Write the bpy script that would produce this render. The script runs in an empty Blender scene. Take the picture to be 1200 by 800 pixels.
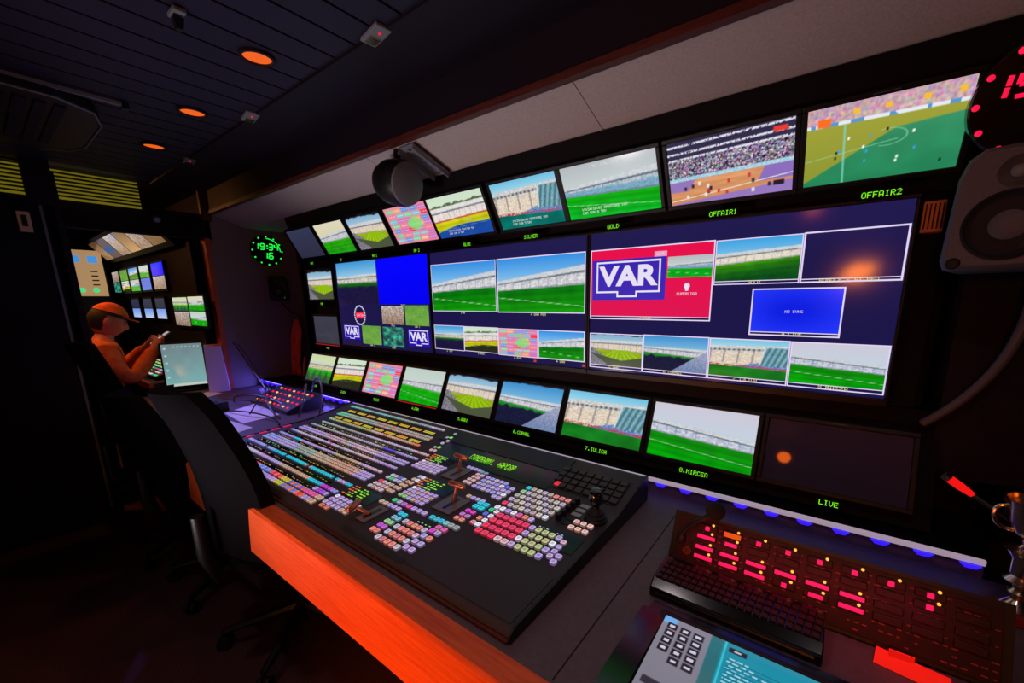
import bpy, bmesh, math, random
import numpy as np
from mathutils import Vector, Matrix

R = math.radians
sc = bpy.context.scene
COL = sc.collection
random.seed(7)

# ---------------------------------------------------------------- camera, world, exposure
cam_d = bpy.data.cameras.new('camera')
cam_d.sensor_width = 36.0
cam_d.lens = 477.1 / 1200 * 36
cam_d.shift_x = -28.62 / 1200
cam_d.shift_y = 49.16 / 1200
cam_d.clip_start = 0.02
cam = bpy.data.objects.new('camera', cam_d)
COL.objects.link(cam)


def aim_camera(o, yaw, pitch, roll, loc):
    cy, sy, cp, sp = math.cos(yaw), math.sin(yaw), math.cos(pitch), math.sin(pitch)
    fw = Vector((sy * cp, cy * cp, -sp))
    ri = Vector((cy, -sy, 0))
    up = ri.cross(fw)
    c, s = math.cos(roll), math.sin(roll)
    r2, u2 = c * ri + s * up, -s * ri + c * up
    m = Matrix((r2, u2, -fw)).transposed().to_4x4()
    m.translation = loc
    o.matrix_world = m


aim_camera(cam, -0.630449, 0.202842, -0.010396, (0.79872, -1.46274, 1.40638))
sc.camera = cam

sc.view_settings.view_transform = 'Standard'
sc.view_settings.look = 'None'
sc.view_settings.exposure = 0.0
sc.view_settings.gamma = 1.0
sc.view_settings.use_curve_mapping = False
world = bpy.data.worlds.new('world')
sc.world = world
world.use_nodes = True
world.node_tree.nodes['Background'].inputs[0].default_value = (0.12, 0.02, 0.16, 1)
world.node_tree.nodes['Background'].inputs[1].default_value = 0.02
sc.cycles.max_bounces = 6
sc.cycles.use_denoising = True


def lamp(name, kind, loc, energy, color, **kw):
    d = bpy.data.lights.new(name, kind)
    d.energy = energy
    d.color = color
    for k, v in kw.items():
        if k not in ('to', 'parent'):
            setattr(d, k, v)
    o = bpy.data.objects.new(name, d)
    COL.objects.link(o)
    o.location = loc
    if 'to' in kw:
        o.rotation_euler = (Vector(kw['to']) - Vector(loc)).to_track_quat('-Z', 'Y').to_euler()
    return o


# ---------------------------------------------------------------- colour and materials
def lin(c):
    return tuple(((x / 255) / 12.92 if x / 255 <= 0.04045 else ((x / 255 + 0.055) / 1.055) ** 2.4) for x in c)


def lin_np(a):
    a = np.clip(a, 0, 1)
    return np.where(a <= 0.04045, a / 12.92, ((a + 0.055) / 1.055) ** 2.4)


def mat(name, col, rough=0.5, metal=0.0, spec=0.5, emit=None, estr=0.0, noise=None, bump=0.0, nscale=60.0, coat=0.0, stretch=None):
    m = bpy.data.materials.new(name)
    m.use_nodes = True
    nt = m.node_tree
    b = nt.nodes['Principled BSDF']
    c = (*lin(col), 1)
    b.inputs['Base Color'].default_value = c
    b.inputs['Roughness'].default_value = rough
    b.inputs['Metallic'].default_value = metal
    b.inputs['Specular IOR Level'].default_value = spec
    b.inputs['Coat Weight'].default_value = coat
    if emit is not None:
        b.inputs['Emission Color'].default_value = (*lin(emit), 1)
        b.inputs['Emission Strength'].default_value = estr
    if noise is not None or bump:
        tc = nt.nodes.new('ShaderNodeTexCoord')
        mp = nt.nodes.new('ShaderNodeMapping')
        if stretch:
            mp.inputs['Scale'].default_value = stretch
        nz = nt.nodes.new('ShaderNodeTexNoise')
        nz.inputs['Scale'].default_value = nscale
        nz.inputs['Detail'].default_value = 6
        nt.links.new(tc.outputs['Object'], mp.inputs[0])
        nt.links.new(mp.outputs[0], nz.inputs['Vector'])
        if noise is not None:
            mx = nt.nodes.new('ShaderNodeMix')
            mx.data_type = 'RGBA'
            mx.inputs[6].default_value = c
            mx.inputs[7].default_value = (*lin(noise), 1)
            rp = nt.nodes.new('ShaderNodeValToRGB')
            rp.color_ramp.elements[0].position = 0.35
            rp.color_ramp.elements[1].position = 0.68
            nt.links.new(nz.outputs['Fac'], rp.inputs[0])
            nt.links.new(rp.outputs[0], mx.inputs[0])
            nt.links.new(mx.outputs[2], b.inputs['Base Color'])
        if bump:
            bp = nt.nodes.new('ShaderNodeBump')
            bp.inputs['Strength'].default_value = bump
            bp.inputs['Distance'].default_value = 0.003
            nt.links.new(nz.outputs['Fac'], bp.inputs['Height'])
            nt.links.new(bp.outputs[0], b.inputs['Normal'])
    return m


def glow(name, col, strength=1.0):
    m = bpy.data.materials.new(name)
    m.use_nodes = True
    nt = m.node_tree
    b = nt.nodes['Principled BSDF']
    b.inputs['Base Color'].default_value = (0.01, 0.01, 0.01, 1)
    b.inputs['Emission Color'].default_value = (*lin(col), 1)
    b.inputs['Emission Strength'].default_value = strength
    return m


def attr_glow(name, strength, rough, base=0.004, spec=0.5, diffuse=0.0, sampling=None):
    """a lit surface whose colour comes from the mesh's own colour attribute, under glossy glass or plastic"""
    m = bpy.data.materials.new(name)
    m.use_nodes = True
    nt = m.node_tree
    b = nt.nodes['Principled BSDF']
    at = nt.nodes.new('ShaderNodeAttribute')
    at.attribute_name = 'Col'
    nt.links.new(at.outputs['Color'], b.inputs['Emission Color'])
    b.inputs['Emission Strength'].default_value = strength
    b.inputs['Base Color'].default_value = (base, base, base, 1)
    b.inputs['Roughness'].default_value = rough
    b.inputs['Specular IOR Level'].default_value = spec
    if sampling:
        m.cycles.emission_sampling = sampling
    return m


M = {}
M['screen'] = attr_glow('lit_screen', 1.0, 0.11, spec=0.22)
M['key'] = attr_glow('lit_key', 1.0, 0.35, base=0.10, sampling='NONE')
M['dash'] = attr_glow('lit_dash', 1.0, 0.4, sampling='NONE')
M['off_screen'] = mat('dark_screen_glass', (62, 58, 84), 0.035, spec=0.35)
M['grey_screen'] = attr_glow('idle_screen', 1.0, 0.12)
M['bezel'] = mat('black_bezel_plastic', (10, 7, 11), 0.45, spec=0.22)
M['fascia'] = mat('black_fascia', (10, 6, 11), 0.7, spec=0.12, noise=(13, 8, 13), nscale=30)
M['console'] = mat('console_charcoal', (44, 36, 40), 0.5, spec=0.4, noise=(50, 41, 44), nscale=400, bump=0.1)
M['console_dark'] = mat('console_black', (18, 14, 17), 0.4, spec=0.4)
M['lcd'] = mat('black_lcd', (6, 5, 7), 0.18, spec=0.5)
M['desk'] = mat('desk_laminate', (84, 72, 80), 0.5, spec=0.3, noise=(92, 80, 87), nscale=90, bump=0.08)
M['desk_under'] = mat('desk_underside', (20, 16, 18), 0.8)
M['wood'] = mat('orange_wood', (226, 100, 48), 0.42, spec=0.3, noise=(200, 76, 30), nscale=9, stretch=(1.0, 14, 26), bump=0.05, coat=0.1)
M['ledge'] = mat('pale_ledge_edge', (205, 200, 210), 0.45)
M['led_blue'] = glow('blue_led', (44, 20, 250), 1.6)
M['soffit'] = mat('soffit_felt', (186, 172, 168), 0.9, spec=0.1, noise=(172, 158, 156), nscale=180, bump=0.2)
M['ceiling'] = mat('ceiling_slat_blue_grey', (33, 28, 46), 0.55, spec=0.3)
M['ceiling_dark'] = mat('ceiling_dark_panel', (24, 14, 26), 0.6, spec=0.25)
M['beam_wood'] = mat('beam_red_wood', (92, 36, 26), 0.5, noise=(64, 22, 18), nscale=10, stretch=(1, 12, 12))
M['wall_felt'] = mat('grey_wall_felt', (150, 142, 140), 0.95, spec=0.1, noise=(132, 124, 124), nscale=260, bump=0.3)
M['wall_dark'] = mat('dark_wall', (24, 17, 24), 0.8, spec=0.2, noise=(30, 21, 28), nscale=40)
M['carpet'] = mat('dark_carpet', (92, 62, 64), 1.0, spec=0.05, noise=(60, 40, 44), nscale=220, bump=0.6)
M['fabric'] = mat('black_mesh_fabric', (13, 11, 15), 0.95, spec=0.05, noise=(10, 9, 12), nscale=500, bump=0.4)
M['plastic'] = mat('black_plastic', (18, 16, 19), 0.45, spec=0.4)
M['gloss'] = mat('gloss_black', (10, 8, 10), 0.14, spec=0.6)
M['grey_plastic'] = mat('grey_plastic', (116, 116, 124), 0.5)
M['speaker'] = mat('speaker_casting', (92, 88, 98), 0.55, spec=0.3, noise=(84, 80, 90), nscale=200, bump=0.05)
M['rubber'] = mat('rubber_cone', (22, 20, 24), 0.6, spec=0.3)
M['chrome'] = mat('polished_metal', (230, 205, 180), 0.2, metal=1.0)
M['steel'] = mat('brushed_steel', (150, 150, 158), 0.3, metal=1.0)
M['copper'] = mat('copper_tbar', (205, 120, 92), 0.3, metal=0.9)
M['slot'] = mat('fader_plate', (128, 118, 118), 0.4, metal=0.5)
M['white_paper'] = mat('white_paper', (225, 222, 232), 0.8)
M['cable'] = mat('black_cable', (26, 24, 30), 0.4)
M['cable_grey'] = mat('grey_cable', (84, 78, 88), 0.45)
M['led_green'] = glow('green_led', (110, 255, 40), 1.1)
M['led_text'] = glow('green_letters', (128, 255, 30), 1.0)
M['led_lime'] = glow('lime_letters', (150, 255, 20), 1.0)
M['clock_red'] = glow('red_clock_led', (255, 20, 70), 1.0)
M['clock_green'] = glow('green_clock_led', (30, 240, 70), 1.0)
M['led_red'] = glow('red_led', (255, 20, 40), 1.0)
M['pink_key'] = glow('pink_lit_key', (255, 15, 90), 1.0)
M['amber'] = glow('amber_led', (255, 170, 60), 1.6)
M['lamp_orange'] = glow('orange_lamp', (240, 96, 20), 1.0)
M['red_tally'] = glow('red_tally_bar', (205, 20, 28), 0.8)
M['white_line'] = glow('screen_white_line', (228, 215, 250), 0.95)
M['label_cream'] = glow('screen_cream_label', (225, 218, 150), 1.0)
M['keypanel'] = mat('key_panel_red_brown', (44, 17, 20), 0.5, spec=0.25, noise=(36, 14, 17), nscale=60)
M['pad'] = mat('dull_key', (46, 38, 38), 0.5)
M['orange_shirt'] = mat('orange_jacket', (235, 110, 40), 0.85, noise=(205, 84, 26), nscale=30, bump=0.2)
M['dark_cloth'] = mat('dark_jacket', (34, 24, 26), 0.9)
M['skin'] = mat('skin', (205, 112, 82), 0.55)
M['hair'] = mat('dark_hair', (30, 20, 18), 0.7)
M['red_cloth'] = mat('red_orange_cloth', (255, 112, 44), 0.85, noise=(225, 60, 30), nscale=8, stretch=(6, 6, 1), bump=0.2)
M['navy_cloth'] = mat('navy_cloth', (26, 26, 52), 0.9)
M['tan'] = mat('tan_panel', (245, 205, 160), 0.6)
M['louver'] = mat('louver_ochre', (150, 128, 52), 0.5)
M['blue_grey'] = mat('blue_grey_plastic', (120, 165, 190), 0.35)
M['caption'] = glow('caption_white', (235, 240, 240), 0.85)
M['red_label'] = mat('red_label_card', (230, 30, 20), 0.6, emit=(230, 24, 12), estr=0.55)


# ---------------------------------------------------------------- mesh builder
class MB:
    def __init__(self):
        self.v, self.f, self.c = [], [], []

    def add(self, verts, faces, col=None, T=None):
        n = len(self.v)
        if T is not None:
            verts = [tuple(T @ Vector(p)) for p in verts]
        self.v += [tuple(p) for p in verts]
        self.f += [tuple(i + n for i in f) for f in faces]
        self.c += [col] * len(faces)
        return self

    def box(self, c, s, T=None, col=None, bev=0.0):
        x, y, z = c
        a, b, d = s[0] / 2, s[1] / 2, s[2] / 2
        if bev <= 0:
            V = [(x + i * a, y + j * b, z + k * d) for i in (-1, 1) for j in (-1, 1) for k in (-1, 1)]
            F = [(0, 1, 3, 2), (4, 6, 7, 5), (0, 4, 5, 1), (2, 3, 7, 6), (0, 2, 6, 4), (1, 5, 7, 3)]
            return self.add(V, F, col, T)
        bm = bmesh.new()
        bmesh.ops.create_cube(bm, size=1.0)
        bmesh.ops.scale(bm, vec=s, verts=bm.verts)
        bmesh.ops.bevel(bm, geom=list(bm.edges), offset=min(bev, min(s) * 0.49), segments=2, affect='EDGES', profile=0.5)
        bmesh.ops.translate(bm, vec=c, verts=bm.verts)
        self._bm(bm, col, T)
        return self

    def _bm(self, bm, col=None, T=None):
        bm.verts.index_update()
        self.add([v.co[:] for v in bm.verts], [[v.index for v in f.verts] for f in bm.faces], col, T)
        bm.free()

    def prism(self, poly, a, b, axis='x', T=None, col=None):
        """extrude a 2-D outline; axis x: poly=(y,z), y: poly=(x,z), z: poly=(x,y)"""
        f = {'x': lambda p, t: (t, p[0], p[1]), 'y': lambda p, t: (p[0], t, p[1]), 'z': lambda p, t: (p[0], p[1], t)}[axis]
        n = len(poly)
        V = [f(p, a) for p in poly] + [f(p, b) for p in poly]
        F = [tuple(range(n))[::-1], tuple(range(n, 2 * n))] + [(i, (i + 1) % n, n + (i + 1) % n, n + i) for i in range(n)]
        return self.add(V, F, col, T)

    def tube(self, pts, r, seg=8, caps=True, col=None, T=None):
        pts = [Vector(p) for p in pts]
        n = len(pts)
        rr = r if isinstance(r, (list, tuple)) else [r] * n
        V, F = [], []
        t0 = (pts[1] - pts[0]).normalized()
        up = Vector((0, 0, 1)) if abs(t0.z) < 0.9 else Vector((1, 0, 0))
        nrm = t0.cross(up).normalized()
        for i, p in enumerate(pts):
            t = (pts[min(i + 1, n - 1)] - pts[max(i - 1, 0)]).normalized()
            nrm = (nrm - t * nrm.dot(t)).normalized()
            bn = t.cross(nrm)
            for k in range(seg):
                a = 2 * math.pi * k / seg
                V.append(tuple(p + rr[i] * (math.cos(a) * nrm + math.sin(a) * bn)))
        for i in range(n - 1):
            for k in range(seg):
                k2 = (k + 1) % seg
                F.append((i * seg + k, i * seg + k2, (i + 1) * seg + k2, (i + 1) * seg + k))
        if caps:
            F += [tuple(range(seg))[::-1], tuple(range((n - 1) * seg, n * seg))]
        return self.add(V, F, col, T)

    def lathe(self, prof, o=(0, 0, 0), seg=24, T=None, col=None):
        V, F = [], []
        n = len(prof)
        for r, z in prof:
            for k in range(seg):
                a = 2 * math.pi * k / seg
                V.append((o[0] + r * math.cos(a), o[1] + r * math.sin(a), o[2] + z))
        for i in range(n - 1):
            for k in range(seg):
                k2 = (k + 1) % seg
                F.append((i * seg + k, i * seg + k2, (i + 1) * seg + k2, (i + 1) * seg + k))
        if prof[0][0] > 1e-4:
            F.append(tuple(range(seg))[::-1])
        if prof[-1][0] > 1e-4:
            F.append(tuple(range((n - 1) * seg, n * seg)))
        return self.add(V, F, col, T)

    def quad(self, a, b, c, d, col=None, T=None):
        return self.add([a, b, c, d], [(0, 1, 2, 3)], col, T)

    def build(self, name, m, parent=None, smooth=False, local=False, kind=None, bev=0.0):
        me = bpy.data.meshes.new(name)
        off = Vector((0, 0, 0))
        if parent is not None and not local:
            inv = world_matrix(parent).inverted()
            vs = [tuple(inv @ Vector(p)) for p in self.v]
        else:
            vs = self.v
        me.from_pydata(vs, [], self.f)
        if any(c is not None for c in self.c):
            ca = me.color_attributes.new('Col', 'FLOAT_COLOR', 'CORNER')
            k = 0
            arr = np.ones((len(me.loops), 4), np.float32)
            for f, c in zip(self.f, self.c):
                arr[k:k + len(f), :3] = lin(c or (0, 0, 0))
                k += len(f)
            ca.data.foreach_set('color', arr.ravel())
        me.materials.append(m)
        bm = bmesh.new()
        bm.from_mesh(me)
        lo = [v for v in bm.verts if not v.link_faces]
        if lo:
            bmesh.ops.delete(bm, geom=lo, context='VERTS')
        if smooth:
            bmesh.ops.remove_doubles(bm, verts=bm.verts, dist=1e-6)
        bmesh.ops.recalc_face_normals(bm, faces=bm.faces)
        bm.to_mesh(me)
        bm.free()
        if smooth:
            for p in me.polygons:
                p.use_smooth = True
            try:
                me.set_sharp_from_angle(angle=R(40))
            except Exception:
                pass
        o = bpy.data.objects.new(name, me)
        COL.objects.link(o)
        if parent is not None:
            o.parent = parent
        if bev:
            md = o.modifiers.new('bevel', 'BEVEL')
            md.width = bev
            md.segments = 2
            md.limit_method = 'ANGLE'
        if kind:
            o['kind'] = kind
        return o


def world_matrix(o):
    m = o.matrix_basis
    return world_matrix(o.parent) @ m if o.parent else m.copy()


def tag(o, label, cat, group=None):
    o['label'] = label
    o['category'] = cat
    if group:
        o['group'] = group
    return o


def thing(name, label, cat, loc=(0, 0, 0), rot=(0, 0, 0), group=None):
    o = bpy.data.objects.new(name, None)
    o.empty_display_size = 0.05
    COL.objects.link(o)
    o.location = loc
    o.rotation_euler = rot
    return tag(o, label, cat, group)


def struct(mb, name, m, **k):
    return mb.build(name, m, kind='structure', **k)


def rotT(loc, rx=0, ry=0, rz=0):
    return Matrix.Translation(loc) @ Matrix.Rotation(rz, 4, 'Z') @ Matrix.Rotation(ry, 4, 'Y') @ Matrix.Rotation(rx, 4, 'X')


def bez(p0, p1, p2, p3, n=16):
    P = [Vector(p) for p in (p0, p1, p2, p3)]
    return [tuple(P[0] * (1 - t) ** 3 + P[1] * 3 * t * (1 - t) ** 2 + P[2] * 3 * t * t * (1 - t) + P[3] * t ** 3) for t in [i / n for i in range(n + 1)]]


# ---------------------------------------------------------------- 5x7 dot letters
FONT = {}
for ln in '''0 3E5149453E|1 00427F4000|2 4261514946|3 2141454B31|4 1814127F10|5 2745454539|6 3C4A494930|7 0171090503|8 3649494936|9 064949291E|: 0036360000|. 0060600000|- 0808080808|A 7E1111117E|B 7F49494936|C 3E41414122|D 7F4141221C|E 7F49494941|F 7F09090901|G 3E4149497A|H 7F0808087F|I 00417F4100|J 2040413F01|K 7F08142241|L 7F40404040|M 7F020C027F|N 7F0408107F|O 3E4141413E|P 7F09090906|Q 3E4151215E|R 7F09192946|S 4649494931|T 01017F0101|U 3F4040403F|V 1F2040201F|W 3F4038403F|X 6314081463|Y 0708700807|Z 6151494543|+ 08083E0808|< 0814224100|> 0041221408'''.split('|'):
    FONT[ln[0]] = [int(ln[2 + 2 * i:4 + 2 * i], 16) for i in range(5)]


def dots(mb, text, h, T, fill=0.92, col=None, center=True, wscale=1.0):
    """dot-matrix letters in the local xz plane (facing -y), h tall"""
    p = h / 7
    pw = p * wscale
    w = (len(text) * 6 - 1) * pw
    x0 = -w / 2 if center else 0
    for i, ch in enumerate(text):
        for cx, bits in enumerate(FONT.get(ch, [0] * 5)):
            run = None
            for r in range(8):
                on = r < 7 and bits >> r & 1
                if on and run is None:
                    run = r
                if not on and run is not None:
                    xa = x0 + (i * 6 + cx) * pw
                    xb = xa + pw * fill
                    zt, zb = h / 2 - run * p, h / 2 - r * p + p * (1 - fill)
                    mb.quad((xa, 0, zb), (xb, 0, zb), (xb, 0, zt), (xa, 0, zt), col, T)
                    run = None
    return mb


# ---------------------------------------------------------------- pictures shown on the screens
def vn(u, v, fx, fy, seed):
    rg = np.random.RandomState(seed)
    g = rg.rand(int(fy) + 3, int(fx) + 3)
    x, y = u * fx, v * fy
    i, j = np.clip(x.astype(int), 0, int(fx) + 1), np.clip(y.astype(int), 0, int(fy) + 1)
    a, b = x - i, y - j
    return (g[j, i] * (1 - a) + g[j, i + 1] * a) * (1 - b) + (g[j + 1, i] * (1 - a) + g[j + 1, i + 1] * a) * b


def C3(c):
    return np.array(c, float) / 255


def put(img, mask, col):
    m = np.clip(mask, 0, 1)[..., None]
    col = np.asarray(col)
    img[:] = img * (1 - m) + col * m


def mixc(a, b, t):
    t = np.clip(t, 0, 1)[..., None]
    return C3(a) * (1 - t) + C3(b) * t


def soft(d, w=0.012):
    return np.clip(0.5 + d / w, 0, 1)


def pitch(u, v, seed=1, sky=((70, 160, 225), (190, 225, 240)), hl=0.55, hr=0.55, rl=0.38, rr=0.3, grass=((20, 150, 20), (0, 190, 0)),
          stand=(226, 222, 222), stand2=(150, 160, 175), roof=(205, 210, 215), trees=None, lines=1, shade=None, shadecol=(10, 45, 20),
          overhang=0, side=None, seats=None, wall=None):
    img = mixc(sky[0], sky[1], v / max(hl, hr))
    rf = rl + (rr - rl) * u
    hz = hl + (hr - hl) * u
    n1 = vn(u, v, 60, 40, seed)
    n2 = vn(u, v, 14, 8, seed + 1)
    if trees:
        tt = rf - 0.03 - 0.05 * vn(u, v * 0, 24, 1, seed + 5)
        put(img, soft(v - tt), C3(trees) * (0.6 + 0.7 * n1[..., None]))
    # stand body: pale canopy, dark trusses, rows of seats in fine horizontal bands
    s = np.clip((v - rf) / np.maximum(hz - rf, 1e-3), 0, 1)
    rows = vn(u, s, 46, 13, seed + 2)
    fine = spk = vn(u, v, 140, 90, seed + 9)
    body = mixc(stand, stand2, rows * 0.85 - 0.1 + 0.25 * (0.6 - s))
    gaps = (np.sin(u * 62 + seed + 1.5 * v) > 0.93) & (s > 0.3)
    body = np.where(gaps[..., None], body * 0.86, body)
    body = body * (0.9 + 0.2 * fine[..., None])
    if seats:
        put(body, soft(s - 0.62 + 0.1 * n2, 0.1), C3(seats) * (0.85 + 0.3 * fine[..., None]))
    put(img, soft(v - rf), body)
    put(img, soft(0.3 - s, 0.05) * soft(v - rf), C3(roof) * (0.93 + 0.12 * n1[..., None]))
    put(img, soft(0.055 - abs(s - 0.33 - 0.012 * np.sin(u * 130)), 0.04) * 0.7, C3((74, 82, 96)) * (0.7 + 0.6 * fine[..., None]))
    put(img, soft(0.05 - abs(s - 0.95), 0.05) * 0.5, C3((96, 104, 112)))
    if wall:
        put(img, soft(0.02 - abs(v - hz + 0.02)), C3(wall))
    # grass
    gt = np.clip((v - hz) / (1 - min(hl, hr)), 0, 1)
    g = mixc(grass[0], grass[1], gt) * (0.9 + 0.16 * n2 + 0.06 * np.sin(gt * 24))[..., None]
    if lines:
        for k, (a, b) in enumerate(((0.72, 0.16), (0.9, 0.05))[:lines]):
            put(g, soft(0.006 - abs(v - (a + b * u)), 0.008) * 0.7, C3((190, 235, 190)))
    if shade is not None:
        put(g, shade(u, v, n2), C3(shadecol) * (0.8 + 0.5 * n1[..., None]))
    put(img, soft(v - hz), g)
    if side == 'left':      # a bank of seats running away on the left
        d = (v - 0.42) * 1.1 - u * 1.15
        put(img, soft(d) * soft(0.98 - v, 0.1) * soft(v - hz + 0.06), mixc((118, 122, 138), (70, 66, 84), v) * (0.75 + 0.5 * spk[..., None]))
    if side == 'right':
        d = (v - 0.36) * 1.0 - (1 - u) * 1.2
        put(img, soft(d), mixc((200, 190, 205), (110, 130, 170), v) * (0.8 + 0.4 * spk[..., None]))
    if overhang:
        o = overhang * (0.35 + 0.65 * vn(u, v * 0, 18, 1, seed + 3)) * (0.4 + 0.6 * abs(u - 0.4))
        put(img, soft(o - v), C3((26, 26, 34)))
    return img


def p_corner(u, v, seed=3, wide=False):
    img = pitch(u, v, seed, sky=((120, 170, 205), (215, 226, 226)), hl=0.5, hr=0.56, rl=0.22, rr=0.2, stand=(235, 215, 190), stand2=(190, 185, 180),
                grass=((150, 165, 20), (90, 160, 10)), lines=0, overhang=0.12)
    fan = (v - 0.42) - abs(u - 0.62) * 0.75
    rays = 0.9 + 0.14 * (np.sin(np.arctan2(u - 0.58, np.maximum(v - 0.4, 0.01)) * 26) > 0)
    put(img, soft(fan + 0.03) * soft(v - 0.5), C3((150, 190, 20)) * rays[..., None])
    put(img, soft((v - 0.4) - u * 1.05) * soft(v - 0.46), C3((128, 126, 138)) * (0.7 + 0.5 * vn(u, v, 50, 40, 4))[..., None])
    put(img, soft(v - 0.83 + 0.35 * abs(u - 0.62)) * soft(0.62 + u - v), C3((76, 84, 60)))
    return img


def p_trees(u, v, seed=5, low=(24, 74, 160)):
    img = pitch(u, v, seed, sky=((205, 225, 200), (220, 230, 210)), hl=0.62, hr=0.52, rl=0.27, rr=0.2, stand=(236, 224, 216), stand2=(214, 206, 204),
                trees=(96, 120, 84), grass=((205, 200, 20), (150, 180, 20)), lines=0, wall=(196, 90, 60), roof=(226, 224, 220))
    put(img, soft(v - (0.86 - 0.2 * u - 0.05 * np.sin(u * 4))), C3(low) * (0.9 + 0.2 * vn(u, v, 8, 8, 2))[..., None])
    put(img, soft(0.006 - abs(v - 0.82 + 0.1 * u), 0.008) * 0.4, C3((170, 200, 230)))
    return img


def p_sched(u, v, seed=8):
    img = mixc((236, 120, 150), (232, 150, 160), vn(u, v, 4, 4, seed))
    rg = np.random.RandomState(seed)
    pal = [(110, 200, 215), (95, 150, 225), (240, 130, 150), (120, 210, 160), (245, 170, 120), (200, 120, 200), (150, 190, 205), (235, 60, 90)]
    for r in range(7):
        for c in range(5):
            x0, y0 = 0.04 + c * 0.19 + (0.03 if r % 2 else 0), 0.06 + r * 0.132
            col = pal[rg.randint(len(pal))]
            m = soft(np.minimum(np.minimum(u - x0, x0 + 0.165 - u), np.minimum(v - y0, y0 + 0.1 - v) * 1), 0.012)
            put(img, m, C3(col))
            put(img, m * (abs(v - y0 - 0.05) < 0.012) * (np.sin(u * 160) > -0.3) * 0.6, C3((250, 245, 245)))
    put(img, soft(0.16 - np.hypot(u - 0.62, (v - 0.5) * 0.9), 0.05) * 0.8, C3((130, 225, 120)))
    return img


def p_stand_close(u, v, seed=11, grass=(0, 120, 95)):
    img = mixc((110, 190, 225), (200, 228, 235), v * 3)
    n = vn(u, v, 90, 60, seed)
    rf = 0.2 - 0.05 * u
    put(img, soft(v - rf), mixc((205, 205, 205), (222, 206, 186), (v - rf) * 4) * (0.85 + 0.3 * n[..., None]))
    put(img, soft(0.025 - abs(v - rf - 0.1)) * (0.6 + 0.4 * np.sin(u * 100)), C3((84, 92, 108)))
    rib = (np.sin(u * 34 + 2.0 * v) > 0.9) & (v > 0.3) & (v < 0.62)
    put(img, rib * 0.8, C3((150, 140, 140)))
    seat = (v - 0.86 + 0.42 * u)
    put(img, soft(seat), mixc((90, 130, 195), (130, 160, 205), n) * (0.75 + 0.4 * n[..., None]))
    put(img, soft(u - 0.74 + 0.12 * v, 0.02) * soft(v - 0.2) * soft(0.66 - v), mixc((84, 150, 175), (150, 190, 195), n) * (0.86 + 0.18 * np.sin(u * 90 + v * 20))[..., None])
    put(img, soft(0.012 - abs(u - 0.74 + 0.12 * v), 0.01) * soft(v - 0.2) * soft(0.64 - v), C3((205, 214, 214)))
    gl = 0.70 + 0.06 * u
    put(img, soft(0.03 - abs(v - gl + 0.02)) * (n > 0.45), C3((190, 60, 90)))
    put(img, soft(v - gl), C3(grass) * (0.85 + 0.3 * vn(u, v, 10, 8, 3))[..., None])
    return img


def p_basket(u, v, seed=21):
    n = vn(u, v, 130, 80, seed)
    rg = np.random.RandomState(seed)
    img = mixc((46, 40, 72), (66, 60, 92), v)
    crowd = np.stack([vn(u, v, 110, 66, seed + k) for k in range(3)], -1)
    put(img, soft(v - 0.3 + 0.06 * u) * soft(0.62 - v), C3((104, 92, 116)) + (crowd.mean(-1, keepdims=True) - 0.45) * 1.3 + (crowd - 0.45) * 0.4)
    for k, z in enumerate((0.06, 0.17, 0.26)):
        put(img, soft(0.016 - abs(v - z + 0.05 * u - 0.02)) * (n > 0.35), C3((225, 225, 235)))
    put(img, soft(0.035 - abs(v - 0.12)) * soft(0.05 - abs(u - 0.9)) , C3((235, 60, 50)))
    court = v - 0.6 + 0.05 * u
    put(img, soft(0.03 - abs(court)), mixc((120, 190, 215), (215, 225, 235), n))
    wood = mixc((226, 160, 110), (206, 136, 90), v * 1.4 - 0.5) * (0.92 + 0.16 * vn(u, v, 8, 30, 4))[..., None]
    put(img, soft(court - 0.03), wood)
    put(img, soft(court - 0.03) * soft((u - 0.78) + 0.25 * (v - 0.65)) * soft(0.8 - v), C3((140, 110, 190)))
    put(img, soft(court - 0.03) * soft(0.24 - u - 0.4 * (v - 0.6)) * soft(0.79 - v), C3((150, 118, 186)))
    put(img, soft(v - 0.93 + 0.16 * (u - 0.4)), C3((150, 120, 190)))
    put(img, soft(0.006 - abs(v - 0.86 + 0.2 * (u - 0.4)), 0.008), C3((240, 235, 225)))
    for k in range(16):
        x, y = rg.uniform(0.1, 0.9), rg.uniform(0.68, 0.92)
        put(img, soft(0.011 - abs(u - x)) * soft(0.03 - abs(v - y)), C3([(40, 36, 60), (200, 60, 60), (235, 235, 235)][k % 3]))
    put(img, soft(0.04 - abs(u - 0.9)) * soft(0.035 - abs(v - 0.86)), C3((40, 26, 44)))
    return img


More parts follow.
